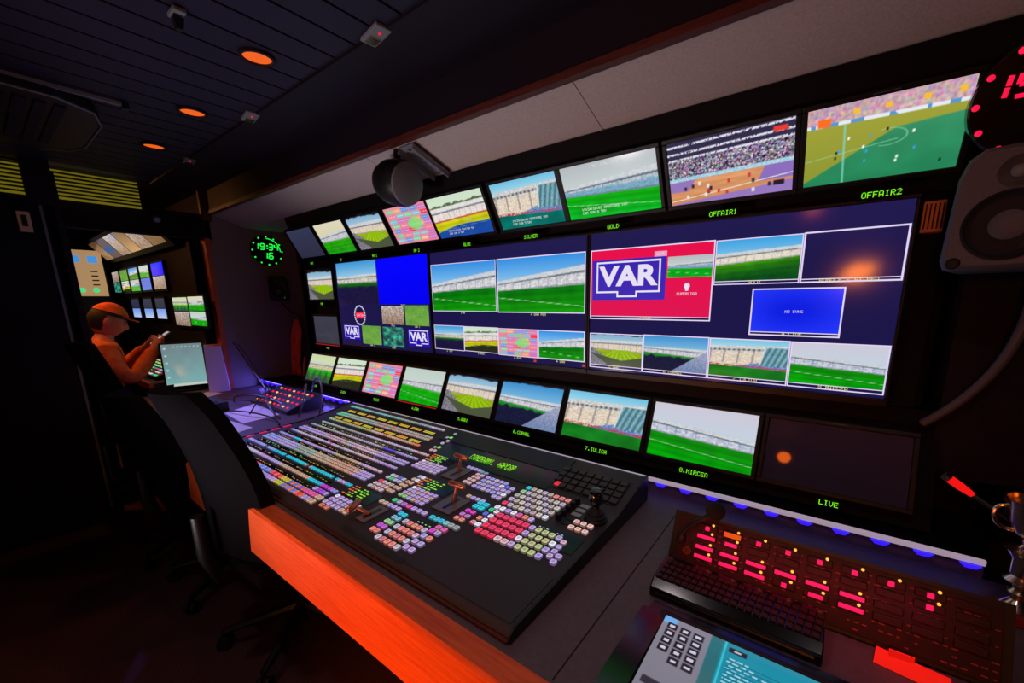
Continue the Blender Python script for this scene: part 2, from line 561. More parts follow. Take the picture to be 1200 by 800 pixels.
def p_wide(u, v, seed=31):
    n = vn(u, v, 80, 40, seed)
    img = mixc((150, 170, 90), (70, 150, 110), (v - 0.2) * 2.2)
    hz = 0.15 + 0.02 * u
    crowd = np.stack([vn(u, v, 60, 30, seed + k) for k in range(3)], -1)
    dark = v - (0.92 - 0.95 * np.clip(u, 0, 0.62)) + 0.12 * np.clip(u - 0.62, 0, 1)
    dark = np.where(u < 0.6, v - (0.95 - 0.92 * u), v - (0.4 - 0.12 * (u - 0.6)))
    put(img, soft(v - 0.0), mixc((166, 164, 60), (140, 150, 50), v))
    put(img, soft(dark, 0.02), mixc((66, 150, 108), (36, 134, 88), v) * (0.94 + 0.1 * vn(u, v, 10, 10, 5))[..., None])
    put(img, soft(hz + 0.07 - v), mixc((176, 140, 176), (222, 186, 170), n) + (crowd - 0.5) * 0.22)
    put(img, soft(0.022 - abs(v - hz - 0.07)) , mixc((90, 150, 210), (230, 235, 240), (vn(u, v, 22, 1, 6) > 0.5) * 1.0))
    put(img, soft(0.045 - abs(u - 0.12)) * soft(0.05 - abs(v - 0.19)), C3((255, 110, 30)))
    for x in (0.33, 0.53, 0.75, 0.94):
        put(img, soft(0.02 - abs(u - x)) * soft(0.03 - abs(v - 0.12)), C3((250, 190, 40)))
    put(img, soft(0.007 - abs(u - 0.27 - 0.03 * (v - 0.5)), 0.006) * soft(v - 0.25) * 0.8, C3((130, 210, 190)))
    put(img, soft(0.006 - abs(v - 0.66 + 0.2 * u), 0.006) * soft(0.62 - u) * 0.6, C3((150, 215, 170)))
    r = np.hypot((u - 0.55) * 1.0, (v - 0.5) * 1.2)
    put(img, soft(0.006 - abs(r - 0.12), 0.006) * soft(u - 0.5) * 0.6, C3((150, 215, 170)))
    rg = np.random.RandomState(3)
    for k in range(14):
        x, y = rg.uniform(0.2, 0.98), rg.uniform(0.3, 0.95)
        put(img, soft(0.007 - abs(u - x), 0.006) * soft(0.018 - abs(v - y), 0.008), C3([(250, 250, 250), (60, 160, 230), (30, 30, 30)][k % 3]))
    return img


def p_dim(c, c2=None):
    def f(u, v):
        return mixc(c, c2 or c, v) * (0.97 + 0.05 * vn(u, v, 6, 6, 2))[..., None]
    return f


NAVY = (26, 22, 72)
PIC = {
    'mircea': lambda u, v: pitch(u, v, 41, sky=((205, 200, 216), (190, 212, 225)), hl=0.55, hr=0.66, rl=0.3, rr=0.47, grass=((14, 130, 12), (0, 168, 10)), lines=1,
                                 stand=(222, 218, 228), stand2=(120, 150, 180)),
    'iulica': lambda u, v: p_stand_close(u, v, 12, (20, 120, 30)),
    'cornel': lambda u, v: pitch(u, v, 43, sky=((60, 140, 205), (160, 210, 230)), hl=0.5, hr=0.6, rl=0.34, rr=0.36, grass=((30, 140, 40), (20, 90, 40)), lines=0,
                                 shade=lambda a, b, n: soft(b - 0.62 - 0.08 * a + 0.1 * n, 0.04), shadecol=(22, 24, 52), side='right', overhang=0.05),
    'corner': p_corner,
    'bright': lambda u, v: pitch(u, v, 45, sky=((190, 205, 200), (205, 220, 205)), hl=0.52, hr=0.6, rl=0.36, rr=0.3, grass=((30, 175, 20), (10, 165, 15)), lines=1),
    'sched': p_sched,
    'trees': lambda u, v: p_trees(u, v, 5, (40, 44, 26)),
    'trees_blue': lambda u, v: p_trees(u, v, 6),
    'rays': lambda u, v: pitch(u, v, 47, sky=((200, 215, 170), (222, 226, 180)), hl=0.55, hr=0.55, rl=0.28, rr=0.28, grass=((40, 190, 20), (40, 80, 50)), lines=0,
                               stand=(226, 214, 150), shade=lambda a, b, n: soft(b - 0.8 + 0.2 * np.sin(a * 26), 0.2) * 0.8, shadecol=(50, 64, 60)),
    'gold': lambda u, v: pitch(u, v, 49, sky=((180, 185, 190), (205, 220, 214)), hl=0.56, hr=0.62, rl=0.38, rr=0.24, grass=((10, 165, 10), (0, 180, 40)), lines=1,
                               stand=(205, 212, 216), stand2=(120, 150, 175), seats=(120, 165, 190)),
    'silver': lambda u, v: p_stand_close(u, v, 13, (0, 110, 100)),
    'basket': p_basket,
    'wide': p_wide,
    'yellowpitch': lambda u, v: pitch(u, v, 50, sky=((220, 215, 190), (214, 205, 160)), hl=0.6, hr=0.56, rl=0.4, rr=0.26, grass=((40, 170, 10), (20, 150, 20)), lines=0),
    'deep': lambda u, v: pitch(u, v, 51, sky=((50, 140, 225), (170, 215, 240)), hl=0.6, hr=0.52, rl=0.42, rr=0.2, grass=((0, 110, 10), (20, 160, 10)), lines=1,
                               stand=(230, 226, 228)),
    'dark': lambda u, v: pitch(u, v, 52, sky=((60, 150, 215), (190, 222, 236)), hl=0.5, hr=0.5, rl=0.34, rr=0.3, grass=((20, 100, 20), (10, 40, 26)), lines=0,
                               shade=lambda a, b, n: soft(b - 0.62 + 0.06 * n, 0.06), shadecol=(26, 20, 58), stand=(226, 214, 190)),
    'p2': lambda u, v: pitch(u, v, 53, sky=((60, 160, 225), (160, 210, 235)), hl=0.62, hr=0.48, rl=0.34, rr=0.24, grass=((60, 150, 10), (0, 90, 20)), lines=0,
                             stand=(236, 226, 205), stand2=(200, 196, 190), shade=lambda a, b, n: soft(b - 0.85 + 0.3 * a, 0.3) * 0.5, shadecol=(0, 50, 30)),
    'hall': lambda u, v: mixc((205, 190, 180), (160, 130, 110), v + 0.6 * (vn(u, v, 24, 16, 7) - 0.5)) * (0.6 + 0.6 * vn(u, v, 40, 30, 8))[..., None],
    'green': lambda u, v: mixc((90, 150, 60), (120, 170, 70), vn(u, v, 5, 5, 9)) * (0.9 + 0.2 * vn(u, v, 40, 30, 8))[..., None],
    'room': lambda u, v: mixc((60, 190, 150), (40, 60, 70), vn(u, v, 7, 6, 10) * 1.6 - 0.3) * (0.6 + 0.7 * vn(u, v, 30, 22, 8))[..., None],
    'blue': lambda u, v: mixc((6, 4, 255), (2, 2, 240), v),
    'blue2': lambda u, v: mixc((40, 60, 250), (10, 30, 225), 1.2 - 1.6 * np.hypot(u - 0.5, v - 0.5)),
    'red': lambda u, v: mixc((232, 14, 74), (222, 20, 80), v),
    'navy': lambda u, v: mixc((32, 26, 78), NAVY, v * 2),
    'off': p_dim((52, 56, 84), (44, 44, 66)),
    'off2': p_dim((62, 62, 78), (54, 54, 66)),
}


def picture(mb_name, kind, x0, x1, z0, z1, y, parent, dens, m=None, label=None):
    """a flat picture in the parent's own xz plane, facing -y"""
    nx = max(4, int((x1 - x0) * dens))
    nz = max(4, int((z1 - z0) * dens))
    U, V = np.meshgrid(np.linspace(0, 1, nx + 1), np.linspace(0, 1, nz + 1))
    f = PIC[kind] if isinstance(kind, str) else kind
    img = lin_np(np.array(f(U, V)))
    vs = np.stack([x0 + U * (x1 - x0), np.full_like(U, y), z1 - V * (z1 - z0)], -1).reshape(-1, 3)
    idx = np.arange((nx + 1) * (nz + 1)).reshape(nz + 1, nx + 1)
    fs = np.stack([idx[1:, :-1], idx[1:, 1:], idx[:-1, 1:], idx[:-1, :-1]], -1).reshape(-1, 4)
    me = bpy.data.meshes.new(mb_name)
    me.from_pydata(vs.tolist(), [], fs.tolist())
    ca = me.color_attributes.new('Col', 'FLOAT_COLOR', 'POINT')
    arr = np.ones((len(vs), 4), np.float32)
    arr[:, :3] = img.reshape(-1, 3)
    ca.data.foreach_set('color', arr.ravel())
    me.materials.append(m or M['screen'])
    o = bpy.data.objects.new(mb_name, me)
    COL.objects.link(o)
    o.parent = parent
    if label:
        o['label'] = label
    return o


def frame_mb(x0, x1, z0, z1, t, y0, y1, mb=None):
    """rectangular ring around x0..x1, z0..z1, t wide, from y0 (front) to y1 (back)"""
    mb = mb or MB()
    ym, d = (y0 + y1) / 2, abs(y1 - y0)
    tl, tr, tb, tt = t if isinstance(t, (tuple, list)) else (t,) * 4
    mb.box(((x0 + x1) / 2, ym, z1 + tt / 2), (x1 - x0 + tl + tr, d, tt))
    mb.box(((x0 + x1) / 2, ym, z0 - tb / 2), (x1 - x0 + tl + tr, d, tb))
    mb.box((x0 - tl / 2, ym, (z0 + z1) / 2), (tl, d, z1 - z0))
    mb.box((x1 + tr / 2, ym, (z0 + z1) / 2), (tr, d, z1 - z0))
    return mb


def line_mb(x0, x1, z0, z1, t, y, mb=None):
    mb = mb or MB()
    for a, b, c, d in ((x0, x1, z1 - t, z1), (x0, x1, z0, z0 + t), (x0, x0 + t, z0, z1), (x1 - t, x1, z0, z1)):
        mb.quad((a, y, c), (b, y, c), (b, y, d), (a, y, d))
    return mb


# ================================================================ THE ROOM
CZ = 2.2
PX = -3.0           # partition between the two rooms
mb = MB().box((-2.6, -1.0, -0.05), (8.4, 3.4, 0.1))
struct(mb, 'floor', M['carpet'])

# ceiling: slats run across the room, a plain dark panel nearer the monitors
mb = MB()
x = -3.0
while x < 1.45:
    mb.box((x + 0.055, -1.46, CZ + 0.01), (0.108, 1.74, 0.02))
    x += 0.118
mb.box((-0.8, -1.46, CZ + 0.05), (4.5, 1.8, 0.03))
struct(mb, 'ceiling', M['ceiling'])
mb = MB().box((-0.8, -0.43, CZ + 0.005), (4.5, 0.34, 0.03))
mb.box((-0.8, -0.305, 2.13), (4.5, 0.03, 0.17))
struct(mb, 'trim_1', M['ceiling_dark'])
mb = MB().box((-0.8, -0.312, 2.046), (4.5, 0.03, 0.022))
mb.box((-2.985, -0.33, 2.09), (0.03, 0.06, 0.2))
struct(mb, 'trim_2', M['beam_wood'])
# soffit above the monitors, two felt panels with a seam
mb = MB()
for a, b in ((-3.0, -1.0), (-0.997, 0.085), (0.088, 1.42)):
    mb.prism([(-0.298, 2.045), (-0.09, 1.972), (0.3, 1.972), (0.3, 2.2), (-0.298, 2.2)], a, b)
struct(mb, 'soffit', M['soffit'])

# partition: felt wall on the right of the opening, header, dark wall on the left
mb = MB().box((PX - 0.03, 0.0, 1.1), (0.06, 0.66, 2.2))
struct(mb, 'wall_left', M['wall_felt'])
mb = MB().box((PX - 0.04, -0.69, 1.95), (0.08, 0.76, 0.17))
mb.box((PX - 0.04, -1.66, 1.1), (0.08, 1.2, 2.2))
struct(mb, 'wall_partition', M['wall_dark'])
mb = MB().box((PX - 0.03, -0.345, 1.29), (0.10, 0.034, 1.16))
struct(mb, 'trim_3', mat('orange_post', (190, 70, 26), 0.4))
struct(MB().box((PX + 0.03, -1.055, 1.2), (0.09, 0.03, 1.9)), 'trim_4', M['ceiling_dark'])
struct(MB().box((-2.66, 0.31, 1.1), (0.7, 0.06, 2.2)), 'wall_recess', M['wall_felt'])
struct(MB().box((-0.5, 0.33, 1.1), (3.8, 0.06, 2.2)), 'wall_back', M['wall_dark'])
struct(MB().box((1.43, -1.0, 1.1), (0.06, 2.7, 2.24)), 'wall_right', M['wall_dark'])
struct(MB().box((-2.6, -2.33, 1.1), (8.2, 0.06, 2.24)), 'wall_front', M['wall_dark'])

# sliding door panel left of the opening
d = thing('sliding_door', 'dark sliding door panel with a pale plate, left of the opening to the next room', 'door', (PX + 0.03, -1.36, 0))
d['kind'] = 'structure'
MB().box((PX + 0.03, -1.36, 1.0), (0.035, 0.52, 2.0), bev=0.004).build('door_panel', M['wall_dark'], d)
MB().box((PX + 0.05, -1.118, 1.05), (0.012, 0.012, 1.92)).build('edge_strip', M['grey_plastic'], d)
mb = MB()
mb.box((PX + 0.052, -1.19, 1.865), (0.01, 0.05, 0.11), bev=0.004)
mp = mb.build('door_plate', M['tan'], d)
MB().box((PX + 0.059, -1.19, 1.87), (0.004, 0.02, 0.06)).build('plate_window', M['dark_cloth'], mp)

# slatted louvre; glow behind the slats stands for light spilled from the next room
lv = thing('ceiling_louver', 'slatted louvre over the opening to the next room, yellow-green spill light as glow behind', 'light', (PX, -1.0, 2.1))
MB().box((PX + 0.035, -0.98, 2.1), (0.02, 0.60, 0.17)).build('spill_glow', mat('louver_glow', (150, 140, 40), 0.6, emit=(180, 165, 40), estr=0.26), lv)
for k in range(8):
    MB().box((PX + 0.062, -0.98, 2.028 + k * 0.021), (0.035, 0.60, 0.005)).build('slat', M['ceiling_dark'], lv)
struct(MB().box((PX + 0.10, -1.11, 2.08), (0.03, 0.11, 0.24)), 'trim_5', M['ceiling_dark'])


def downlight(x, y, label, power=5.0):
    t = thing('ceiling_downlight', label, 'light', (x, y, CZ), group='orange ceiling downlights')
    MB().lathe([(0.052, 0.0), (0.052, -0.008), (0.043, -0.010), (0.042, 0.0)], (x, y, CZ), 28).build('ring', M['ceiling_dark'], t, smooth=True)
    MB().lathe([(0.0, -0.004), (0.03, -0.005), (0.042, -0.003), (0.042, 0.0)], (x, y, CZ), 28).build('lamp_lens', M['lamp_orange'], t, smooth=True)
    l = lamp('downlight_beam', 'SPOT', (0, 0, -0.02), power, (1.0, 0.36, 0.10), spot_size=R(110), spot_blend=0.9, shadow_soft_size=0.04)
    l.parent = t
    return t


downlight(-0.836, -0.762, 'glowing orange ceiling downlight, nearest and largest of the three in a line')
downlight(-1.494, -0.764, 'glowing orange ceiling downlight in the middle of the line of three')
downlight(-2.121, -0.761, 'small glowing orange ceiling downlight, last of three toward the partition')

# orange lamps on the wall behind, whose reflections show in the dark screens
w = thing('wall_lamp', 'round orange lamp on the opposite wall, seen as a dot in the black monitor', 'light', (0.58, -2.3, 2.03))
T = rotT((0.58, -2.3, 2.03), rx=R(-90))
MB().lathe([(0.06, 0), (0.06, 0.02), (0.042, 0.03)], seg=24, T=T).build('lamp_base', M['plastic'], w, smooth=True)
MB().lathe([(0.042, 0.03), (0.047, 0.05), (0.03, 0.075), (0.0, 0.085)], seg=24, T=T).build('lamp_globe', glow('wall_lamp_globe', (255, 105, 14), 24.0), w, smooth=True)
w = thing('wall_lantern', 'flat orange lantern on the wall opposite, its glow mirrored in the right big screen', 'light', (0.88, -2.3, 1.57))
MB().box((0.88, -2.285, 1.57), (0.24, 0.03, 0.16), bev=0.006).build('lantern_case', M['plastic'], w)
MB().prism([(-0.1, -0.03), (-0.02, 0.055), (0.1, 0.05), (0.085, -0.02), (0.0, -0.06)], 0.0, 0.006, 'y', T=Matrix.Translation((0.88, -2.27, 1.57))).build('lantern_glass', glow('lantern_glass', (255, 128, 4), 100.0), w)
# unseen orange fill bar added low on the wall to light the wooden edge
w = thing('orange_fill_bar', 'orange fill light added low on the wall opposite the desk', 'light', (0.0, -2.3, 0.48))
MB().box((0.0, -2.28, 0.48), (0.9, 0.04, 0.08), bev=0.006).build('bar_housing', M['plastic'], w)
MB().box((0.0, -2.257, 0.48), (0.84, 0.01, 0.05), bev=0.003).build('bar_diffuser', glow('orange_diffuser', (255, 110, 30), 1.5), w)
lamp('orange_fill_light', 'SPOT', (0.0, -2.24, 0.48), 85.0, (1.0, 0.26, 0.04), spot_size=R(74), spot_blend=0.9, shadow_soft_size=0.15, to=(-0.1, -1.0, 0.56))


# unseen fill lights added: pale bar low on the wall, pale spots over the aisle
wl = thing('added_fill_bar', 'pale fill light added low on the wall opposite the desk', 'light', (-0.9, -2.3, 0.5))
MB().box((-0.9, -2.28, 0.5), (1.3, 0.04, 0.10), bev=0.006).build('bar_housing', M['plastic'], wl)
MB().box((-0.9, -2.257, 0.5), (1.24, 0.01, 0.07), bev=0.003).build('bar_diffuser', glow('bar_diffuser', (255, 225, 215), 2.0), wl)
lamp('fill_bar_light', 'SPOT', (-0.9, -2.24, 0.5), 125.0, (0.95, 0.82, 0.86), spot_size=R(78), spot_blend=1.0, shadow_soft_size=0.2, to=(-0.55, -0.25, 1.98))
for (xx, yy, lab, pw) in ((0.25, -1.2, 'pale fill light added over the aisle, above the photographer', 8.0), (-0.75, -1.45, 'pale fill light added over the aisle, farther along', 7.0),
                          (1.0, -1.25, 'pale fill light added over the aisle, by the right wall', 7.0)):
    t = thing('aisle_fill_light', lab, 'light', (xx, yy, CZ))
    MB().lathe([(0.052, 0.0), (0.052, -0.008), (0.043, -0.010), (0.042, 0.0)], (xx, yy, CZ), 24).build('ring', M['ceiling_dark'], t, smooth=True)
    MB().lathe([(0.0, -0.004), (0.03, -0.005), (0.042, -0.003), (0.042, 0.0)], (xx, yy, CZ), 24).build('lamp_lens', glow('pale_lens', (255, 225, 225), 1.5), t, smooth=True)
    lamp('aisle_fill_beam', 'SPOT', (xx, yy, CZ - 0.02), pw, (1.0, 0.82, 0.85), spot_size=R(100), spot_blend=0.9, shadow_soft_size=0.05, to=(xx - 0.1, -0.55, 0.74))


def sensor(x, y, label):
    t = thing('ceiling_sensor', label, 'sensor', (x, y, CZ), (0, 0, R(-8)), group='small ceiling sensors')
    MB().box((0, 0, -0.006), (0.11, 0.05, 0.012), bev=0.004).build('housing', M['grey_plastic'], t, local=True)
    MB().box((-0.022, 0, -0.013), (0.04, 0.032, 0.006)).build('lens', M['chrome'], t, local=True)
    MB().lathe([(0.0, -0.004), (0.004, -0.003), (0.004, 0.0)], (0.025, 0, -0.012), 10).build('indicator', M['led_red'], t, local=True)


sensor(-0.419, -0.598, 'grey ceiling sensor with red light, nearest the beam and the camera')
sensor(-1.348, -0.602, 'grey ceiling sensor with red dot between the second downlight and the beam')
sensor(-2.25, -0.585, 'tiny ceiling sensor past the third downlight, near the partition')

# recessed air outlet in the ceiling on the left
t = thing('ceiling_air_outlet', 'dark rounded air outlet set in the ceiling near the partition, pale rim', 'vent', (-2.0, -1.2, CZ))
mb = MB()
out = [(-2.45, -1.45), (-2.45, -1.12), (-2.38, -1.03), (-2.25, -0.99), (-1.85, -0.99), (-1.70, -1.03), (-1.62, -1.14), (-1.6, -1.45)]
mb.prism([p for p in out], CZ - 0.045, CZ, 'z')
mb.build('outlet_body', M['plastic'], t, bev=0.008)
MB().tube([(p[0], p[1], CZ - 0.045) for p in out[1:]], 0.004, 6).build('rim', M['grey_plastic'], t)
mb = MB()
for k in range(6):
    mb.box((-2.0, -1.12 - k * 0.05, CZ - 0.048), (0.6, 0.03, 0.006))
mb.build('grille', M['ceiling_dark'], t)
t = thing('ceiling_rail', 'thin pale metal rail on the ceiling beside the air outlet', 'rail', (-1.5, -1.05, CZ))
MB().box((-1.62, -1.12, CZ - 0.008), (0.02, 0.36, 0.012)).build('rail_bar', M['grey_plastic'], t)
MB().box((-1.62, -0.95, CZ - 0.014), (0.034, 0.02, 0.02)).build('end_clip', M['plastic'], t)
t = thing('ceiling_bracket', 'small grey bracket hanging from the ceiling at the top edge of the photo', 'bracket', (-0.765, -0.985, CZ))
MB().box((-0.765, -0.985, CZ - 0.01), (0.055, 0.03, 0.012), bev=0.003).build('bracket_plate', M['grey_plastic'], t)
MB().prism([(-0.012, 0), (0.012, 0), (0.007, -0.03), (-0.007, -0.03)], -0.01, 0.01, 'x', T=Matrix.Translation((-0.765, -0.985, CZ - 0.02))).build('bracket_arm', M['plastic'], t)

# ================================================================ MONITOR WALL
rack = thing('monitor_rack', 'black built-in fascia that carries three banks of monitors', 'rack', (-0.6, 0.1, 0.79))
TB, TT = 0.3994, 0.4887
fb = lambda s, d=0.0: (-0.015 - s * math.sin(TB) - d * math.cos(TB) * 1.0, 1.031 - s * math.cos(TB) + d * math.sin(TB))
mb = MB()
mb.box((-0.66, 0.065, 1.382), (3.32, 0.06, 0.56))
mb.build('middle_panel', M['fascia'], rack)
mb = MB().prism([(0.028, 1.10), (0.028, 1.045), (-0.078, 0.797), (0.09, 0.797), (0.09, 1.10)], -2.36, 1.06)
mb.build('lower_panel', M['fascia'], rack)
mb = MB().prism([(0.032, 1.665), (0.032, 1.70), (-0.066, 1.905), (-0.085, 1.97), (0.09, 1.97), (0.09, 1.665)], -2.33, 1.38)
mb.build('upper_panel', M['fascia'], rack)
MB().box((-2.345, 0.1, 1.38), (0.03, 0.24, 1.18)).build('end_panel', M['fascia'], rack)
MB().box((1.2, 0.12, 1.3), (0.3, 0.2, 0.75)).build('side_panel', M['wall_dark'], rack)


def monitor(k, row, x0, x1, pic, label, text=None, tally=False, dens=300, lab_x=None, overlay=None):
    w = x1 - x0
    h = 0.342 * 9 / 16 if row == 'bottom' else 0.188
    xc = (x0 + x1) / 2
    if row == 'bottom':
        loc, rx = (xc, -0.015, 1.031), -TB
        za, zb = -h, 0.0
    elif row == 'top':
        loc, rx = (xc, 0.0, 1.7117), TT
        za, zb = 0.0, h
    else:
        loc, rx = (xc, 0.0, row), 0.0
        za, zb = 0.0, 0.19
    t = thing('preview_monitor', label, 'monitor', loc, (rx, 0, 0))
    frame_mb(-w / 2, w / 2, za, zb, 0.0135, -0.006, 0.02).build('bezel', M['bezel'], t, local=True, bev=0.002)
    if pic == 'black':
        mbs = MB().box((0, 0.004, (za + zb) / 2), (w, 0.004, zb - za))
        s = mbs.build('screen', M['off_screen'], t, local=True)
    else:
        s = picture('screen', pic, -w / 2, w / 2, za, zb, 0.0, t, dens)
    if overlay:
        for (tx, hh, ox, oz) in overlay:
            mo = dots(MB(), tx, hh, Matrix.Translation((ox * w - w / 2, -0.001, za + oz * (zb - za))), center=False)
            mo.build('caption', M['caption'], s, local=True)
    # vents / brand bar on the frame
    MB().box((0, -0.0062, (zb if row == 'bottom' else zb) + 0.007), (0.05, 0.001, 0.0016)).build('frame_mark', M['speaker'], t, local=True)
    if text:
        lx = (lab_x - xc) if lab_x is not None else 0
        lz, ly = {'bottom': (-0.2245, -0.004)}.get(row, (-0.046, -0.026)) if row == 'bottom' or row == 'top' else (-0.032, -0.006)
        nd = MB().box((lx, ly + 0.005, lz), (max(0.05, len(text) * 0.0115 + 0.012), 0.006, 0.022)).build('name_display', M['fascia'], t, local=True)
        if row == 'top':
            nd.rotation_euler = (-TT, 0, 0)
            nd.location = (0, 0, 0)
        mt = dots(MB(), text, 0.0145, Matrix.Translation((lx, ly - 0.0005 + 0.002, lz)), wscale=0.95)
        mt.build('lettering', M['led_text'], nd, local=True)
    if tally:
        MB().box((0, -0.007, za - 0.008), (w * 0.98, 0.002, 0.005)).build('tally_bar', M['red_tally'], t, local=True)
    return t


bx = lambda k: (1.0058 - k * 0.3712 - 0.342, 1.0058 - k * 0.3712)
monitor(0, 'bottom', *bx(0), 'black', 'black switched-off monitor above the lettering LIVE, lower row right end', 'LIVE', lab_x=0.84)
monitor(1, 'bottom', *bx(1), 'mircea', 'lower-row monitor with green pitch under pale lilac sky, above the lettering MIRCEA', '8.MIRCEA', dens=420)
monitor(2, 'bottom', *bx(2), 'iulica', 'lower-row monitor showing a close stand with blue seats, above the lettering IULICA', '7.IULICA', dens=330)
monitor(3, 'bottom', *bx(3), 'cornel', 'lower-row monitor with dark shaded pitch and blue sky, above the lettering CORNEL', '6.CORNEL')
monitor(4, 'bottom', *bx(4), 'corner', 'lower-row monitor showing a corner of the ground with yellow-green fan of grass', '5.GABI')
monitor(5, 'bottom', *bx(5), 'bright', 'lower-row monitor with bright green pitch and red bar beneath', '4.DAN', tally=True)
monitor(6, 'bottom', *bx(6), 'sched', 'lower-row monitor showing a pink and blue grid of boxes', '3.EVS')
monitor(7, 'bottom', *bx(7), 'trees', 'lower-row monitor with pale stand and dark foreground, second from its left end', '2.BOX')
monitor(8, 'bottom', *bx(8), 'rays', 'lower-row monitor with striped pitch, at the left end beside the hanging cloth', '1.TOP')

TOPX = {0: (0.682, 0.992), 1: (0.309, 0.655), 2: (-0.09, 0.274), 3: (-0.442, -0.113), 4: (-0.85, -0.492)}
tx = lambda k: TOPX.get(k, (1.0088 - k * 0.3745 - 0.3325, 1.0088 - k * 0.3745))
monitor(0, 'top', *tx(0), 'wide', 'upper monitor with a high view of players on a half shaded pitch, above OFFAIR2', 'OFFAIR2', dens=560, lab_x=0.858)
monitor(1, 'top', *tx(1), 'basket', 'upper monitor showing a basketball court and crowd, above OFFAIR1', 'OFFAIR1', dens=480, lab_x=0.477)
monitor(2, 'top', *tx(2), 'gold', 'upper monitor with bright green pitch and grey sky, above the lettering GOLD', 'GOLD', dens=400, lab_x=0.103,
        overlay=[('FULL CTRL SUPER', 0.009, 0.35, 0.93), ('19:34:16:09 APERTURE 16X', 0.009, 0.16, 0.17), ('CAM CAM 8 50Y', 0.009, 0.16, 0.1)])
monitor(3, 'top', *tx(3), 'silver', 'upper monitor showing a stand with blue seats and teal grass, above SILVER', 'SILVER', dens=330, lab_x=-0.273,
        overlay=[('19:34:16:09 APERTURE 10X', 0.009, 0.2, 0.16), ('CAM CAM 5 50Y', 0.009, 0.2, 0.09)])
monitor(4, 'top', *tx(4), 'trees_blue', 'upper monitor with trees behind a stand and deep blue foreground', 'BLUE', dens=300, lab_x=-0.647,
        overlay=[('9 PM', 0.009, 0.6, 0.36), ('19:34:16:09 SHUTTER 50', 0.009, 0.2, 0.16), ('CAM CAM 4 50Y', 0.009, 0.2, 0.09)])
monitor(5, 'top', *tx(5), 'sched', 'upper monitor showing a pink and teal grid of boxes, partly behind the hanging device', 'MV 2', lab_x=-1.02)
monitor(6, 'top', *tx(6), 'corner', 'upper monitor with pale stands and a bright green corner, third from the left end', 'MV 1', lab_x=-1.4)
monitor(7, 'top', *tx(7), 'yellowpitch', 'upper monitor with cream sky above plain green pitch, second from the left end', 'TX', lab_x=-1.77)
monitor(8, 'top', *tx(8), 'off', 'dim blue-grey idle monitor at the left end of the upper row', 'AUX', lab_x=-2.14)
monitor(9, 1.425, -2.275, -1.942, 'corner', 'small monitor with grey seats and yellow-green corner, left of the big screens, higher one', 'PGM', dens=260)
monitor(10, 1.117, -2.255, -1.93, 'off2', 'dim grey idle monitor left of the big screens, with red bar beneath', 'PVW', tally=True, dens=200)


# ---- the three big multiviewer displays
def multiviewer(x0, label):
    W, H = 0.932, 0.524
    t = thing('multiviewer_display', label, 'screen', (x0, 0, 1.125))
    picture('panel', 'navy', 0, W, 0, H, 0.002, t, 60)
    frame_mb(0, W, 0, H, (0.008, 0.008, 0.022, 0.010), -0.006, 0.03).build('bezel', M['bezel'], t, local=True, bev=0.002)
    return t


def pane(t, x0, x1, z0, z1, pic, dens, border=0.004, text=None, bar=0.0, wx=0):
    """window in a multiviewer, given in wall coordinates"""
    ox, oz = t.location.x, t.location.z
    a, b, c, d = x0 - ox, x1 - ox, z0 - oz, z1 - oz
    o = picture('video_pane', pic, a, b, c + bar, d, -0.0005, t, dens)
    mbl = None
    if border:
        mbl = line_mb(a, b, c, d, border, -0.0012)
        if bar:
            mbl.quad((a, -0.0012, c + bar - 0.0025), (b, -0.0012, c + bar - 0.0025), (b, -0.0012, c + bar), (a, -0.0012, c + bar))
        mbl.build('pane_border', M['white_line'], o, local=True)
    if text:
        w = len(text) * 0.0062
        cx = (a + b) / 2 + wx
        l = MB()
        zc = c + bar / 2 + 0.001 if bar else c - 0.006
        dots(l, text, 0.0105, Matrix.Translation((cx, -0.0016, zc)))
        l.build('pane_caption', M['label_cream'], o, local=True)
    return o


def text_obj(name, body, size, loc, parent, m, rot=(R(90), 0, 0), sx=1.0, bold=0.0):
    cu = bpy.data.curves.new(name, 'FONT')
    cu.body = body
    cu.size = size
    cu.align_x = 'CENTER'
    cu.align_y = 'CENTER'
    cu.offset = bold
    o = bpy.data.objects.new(name, cu)
    COL.objects.link(o)
    o.parent = parent
    o.location = loc
    o.rotation_euler = rot
    o.scale = (sx, 1, 1)
    cu.materials.append(m)
    bpy.context.view_layer.update()
    me = bpy.data.meshes.new_from_object(o.evaluated_get(bpy.context.evaluated_depsgraph_get()))
    n = bpy.data.objects.new(name, me)
    COL.objects.link(n)
    n.parent = parent
    n.location, n.rotation_euler, n.scale = o.location, o.rotation_euler, o.scale
    bpy.data.objects.remove(o)
    return n


M['var_blue'] = glow('badge_blue', (34, 8, 178), 0.95)
M['var_white'] = glow('badge_white', (232, 225, 248), 0.95)
M['pink_tag'] = glow('pink_tag', (245, 160, 205), 0.9)


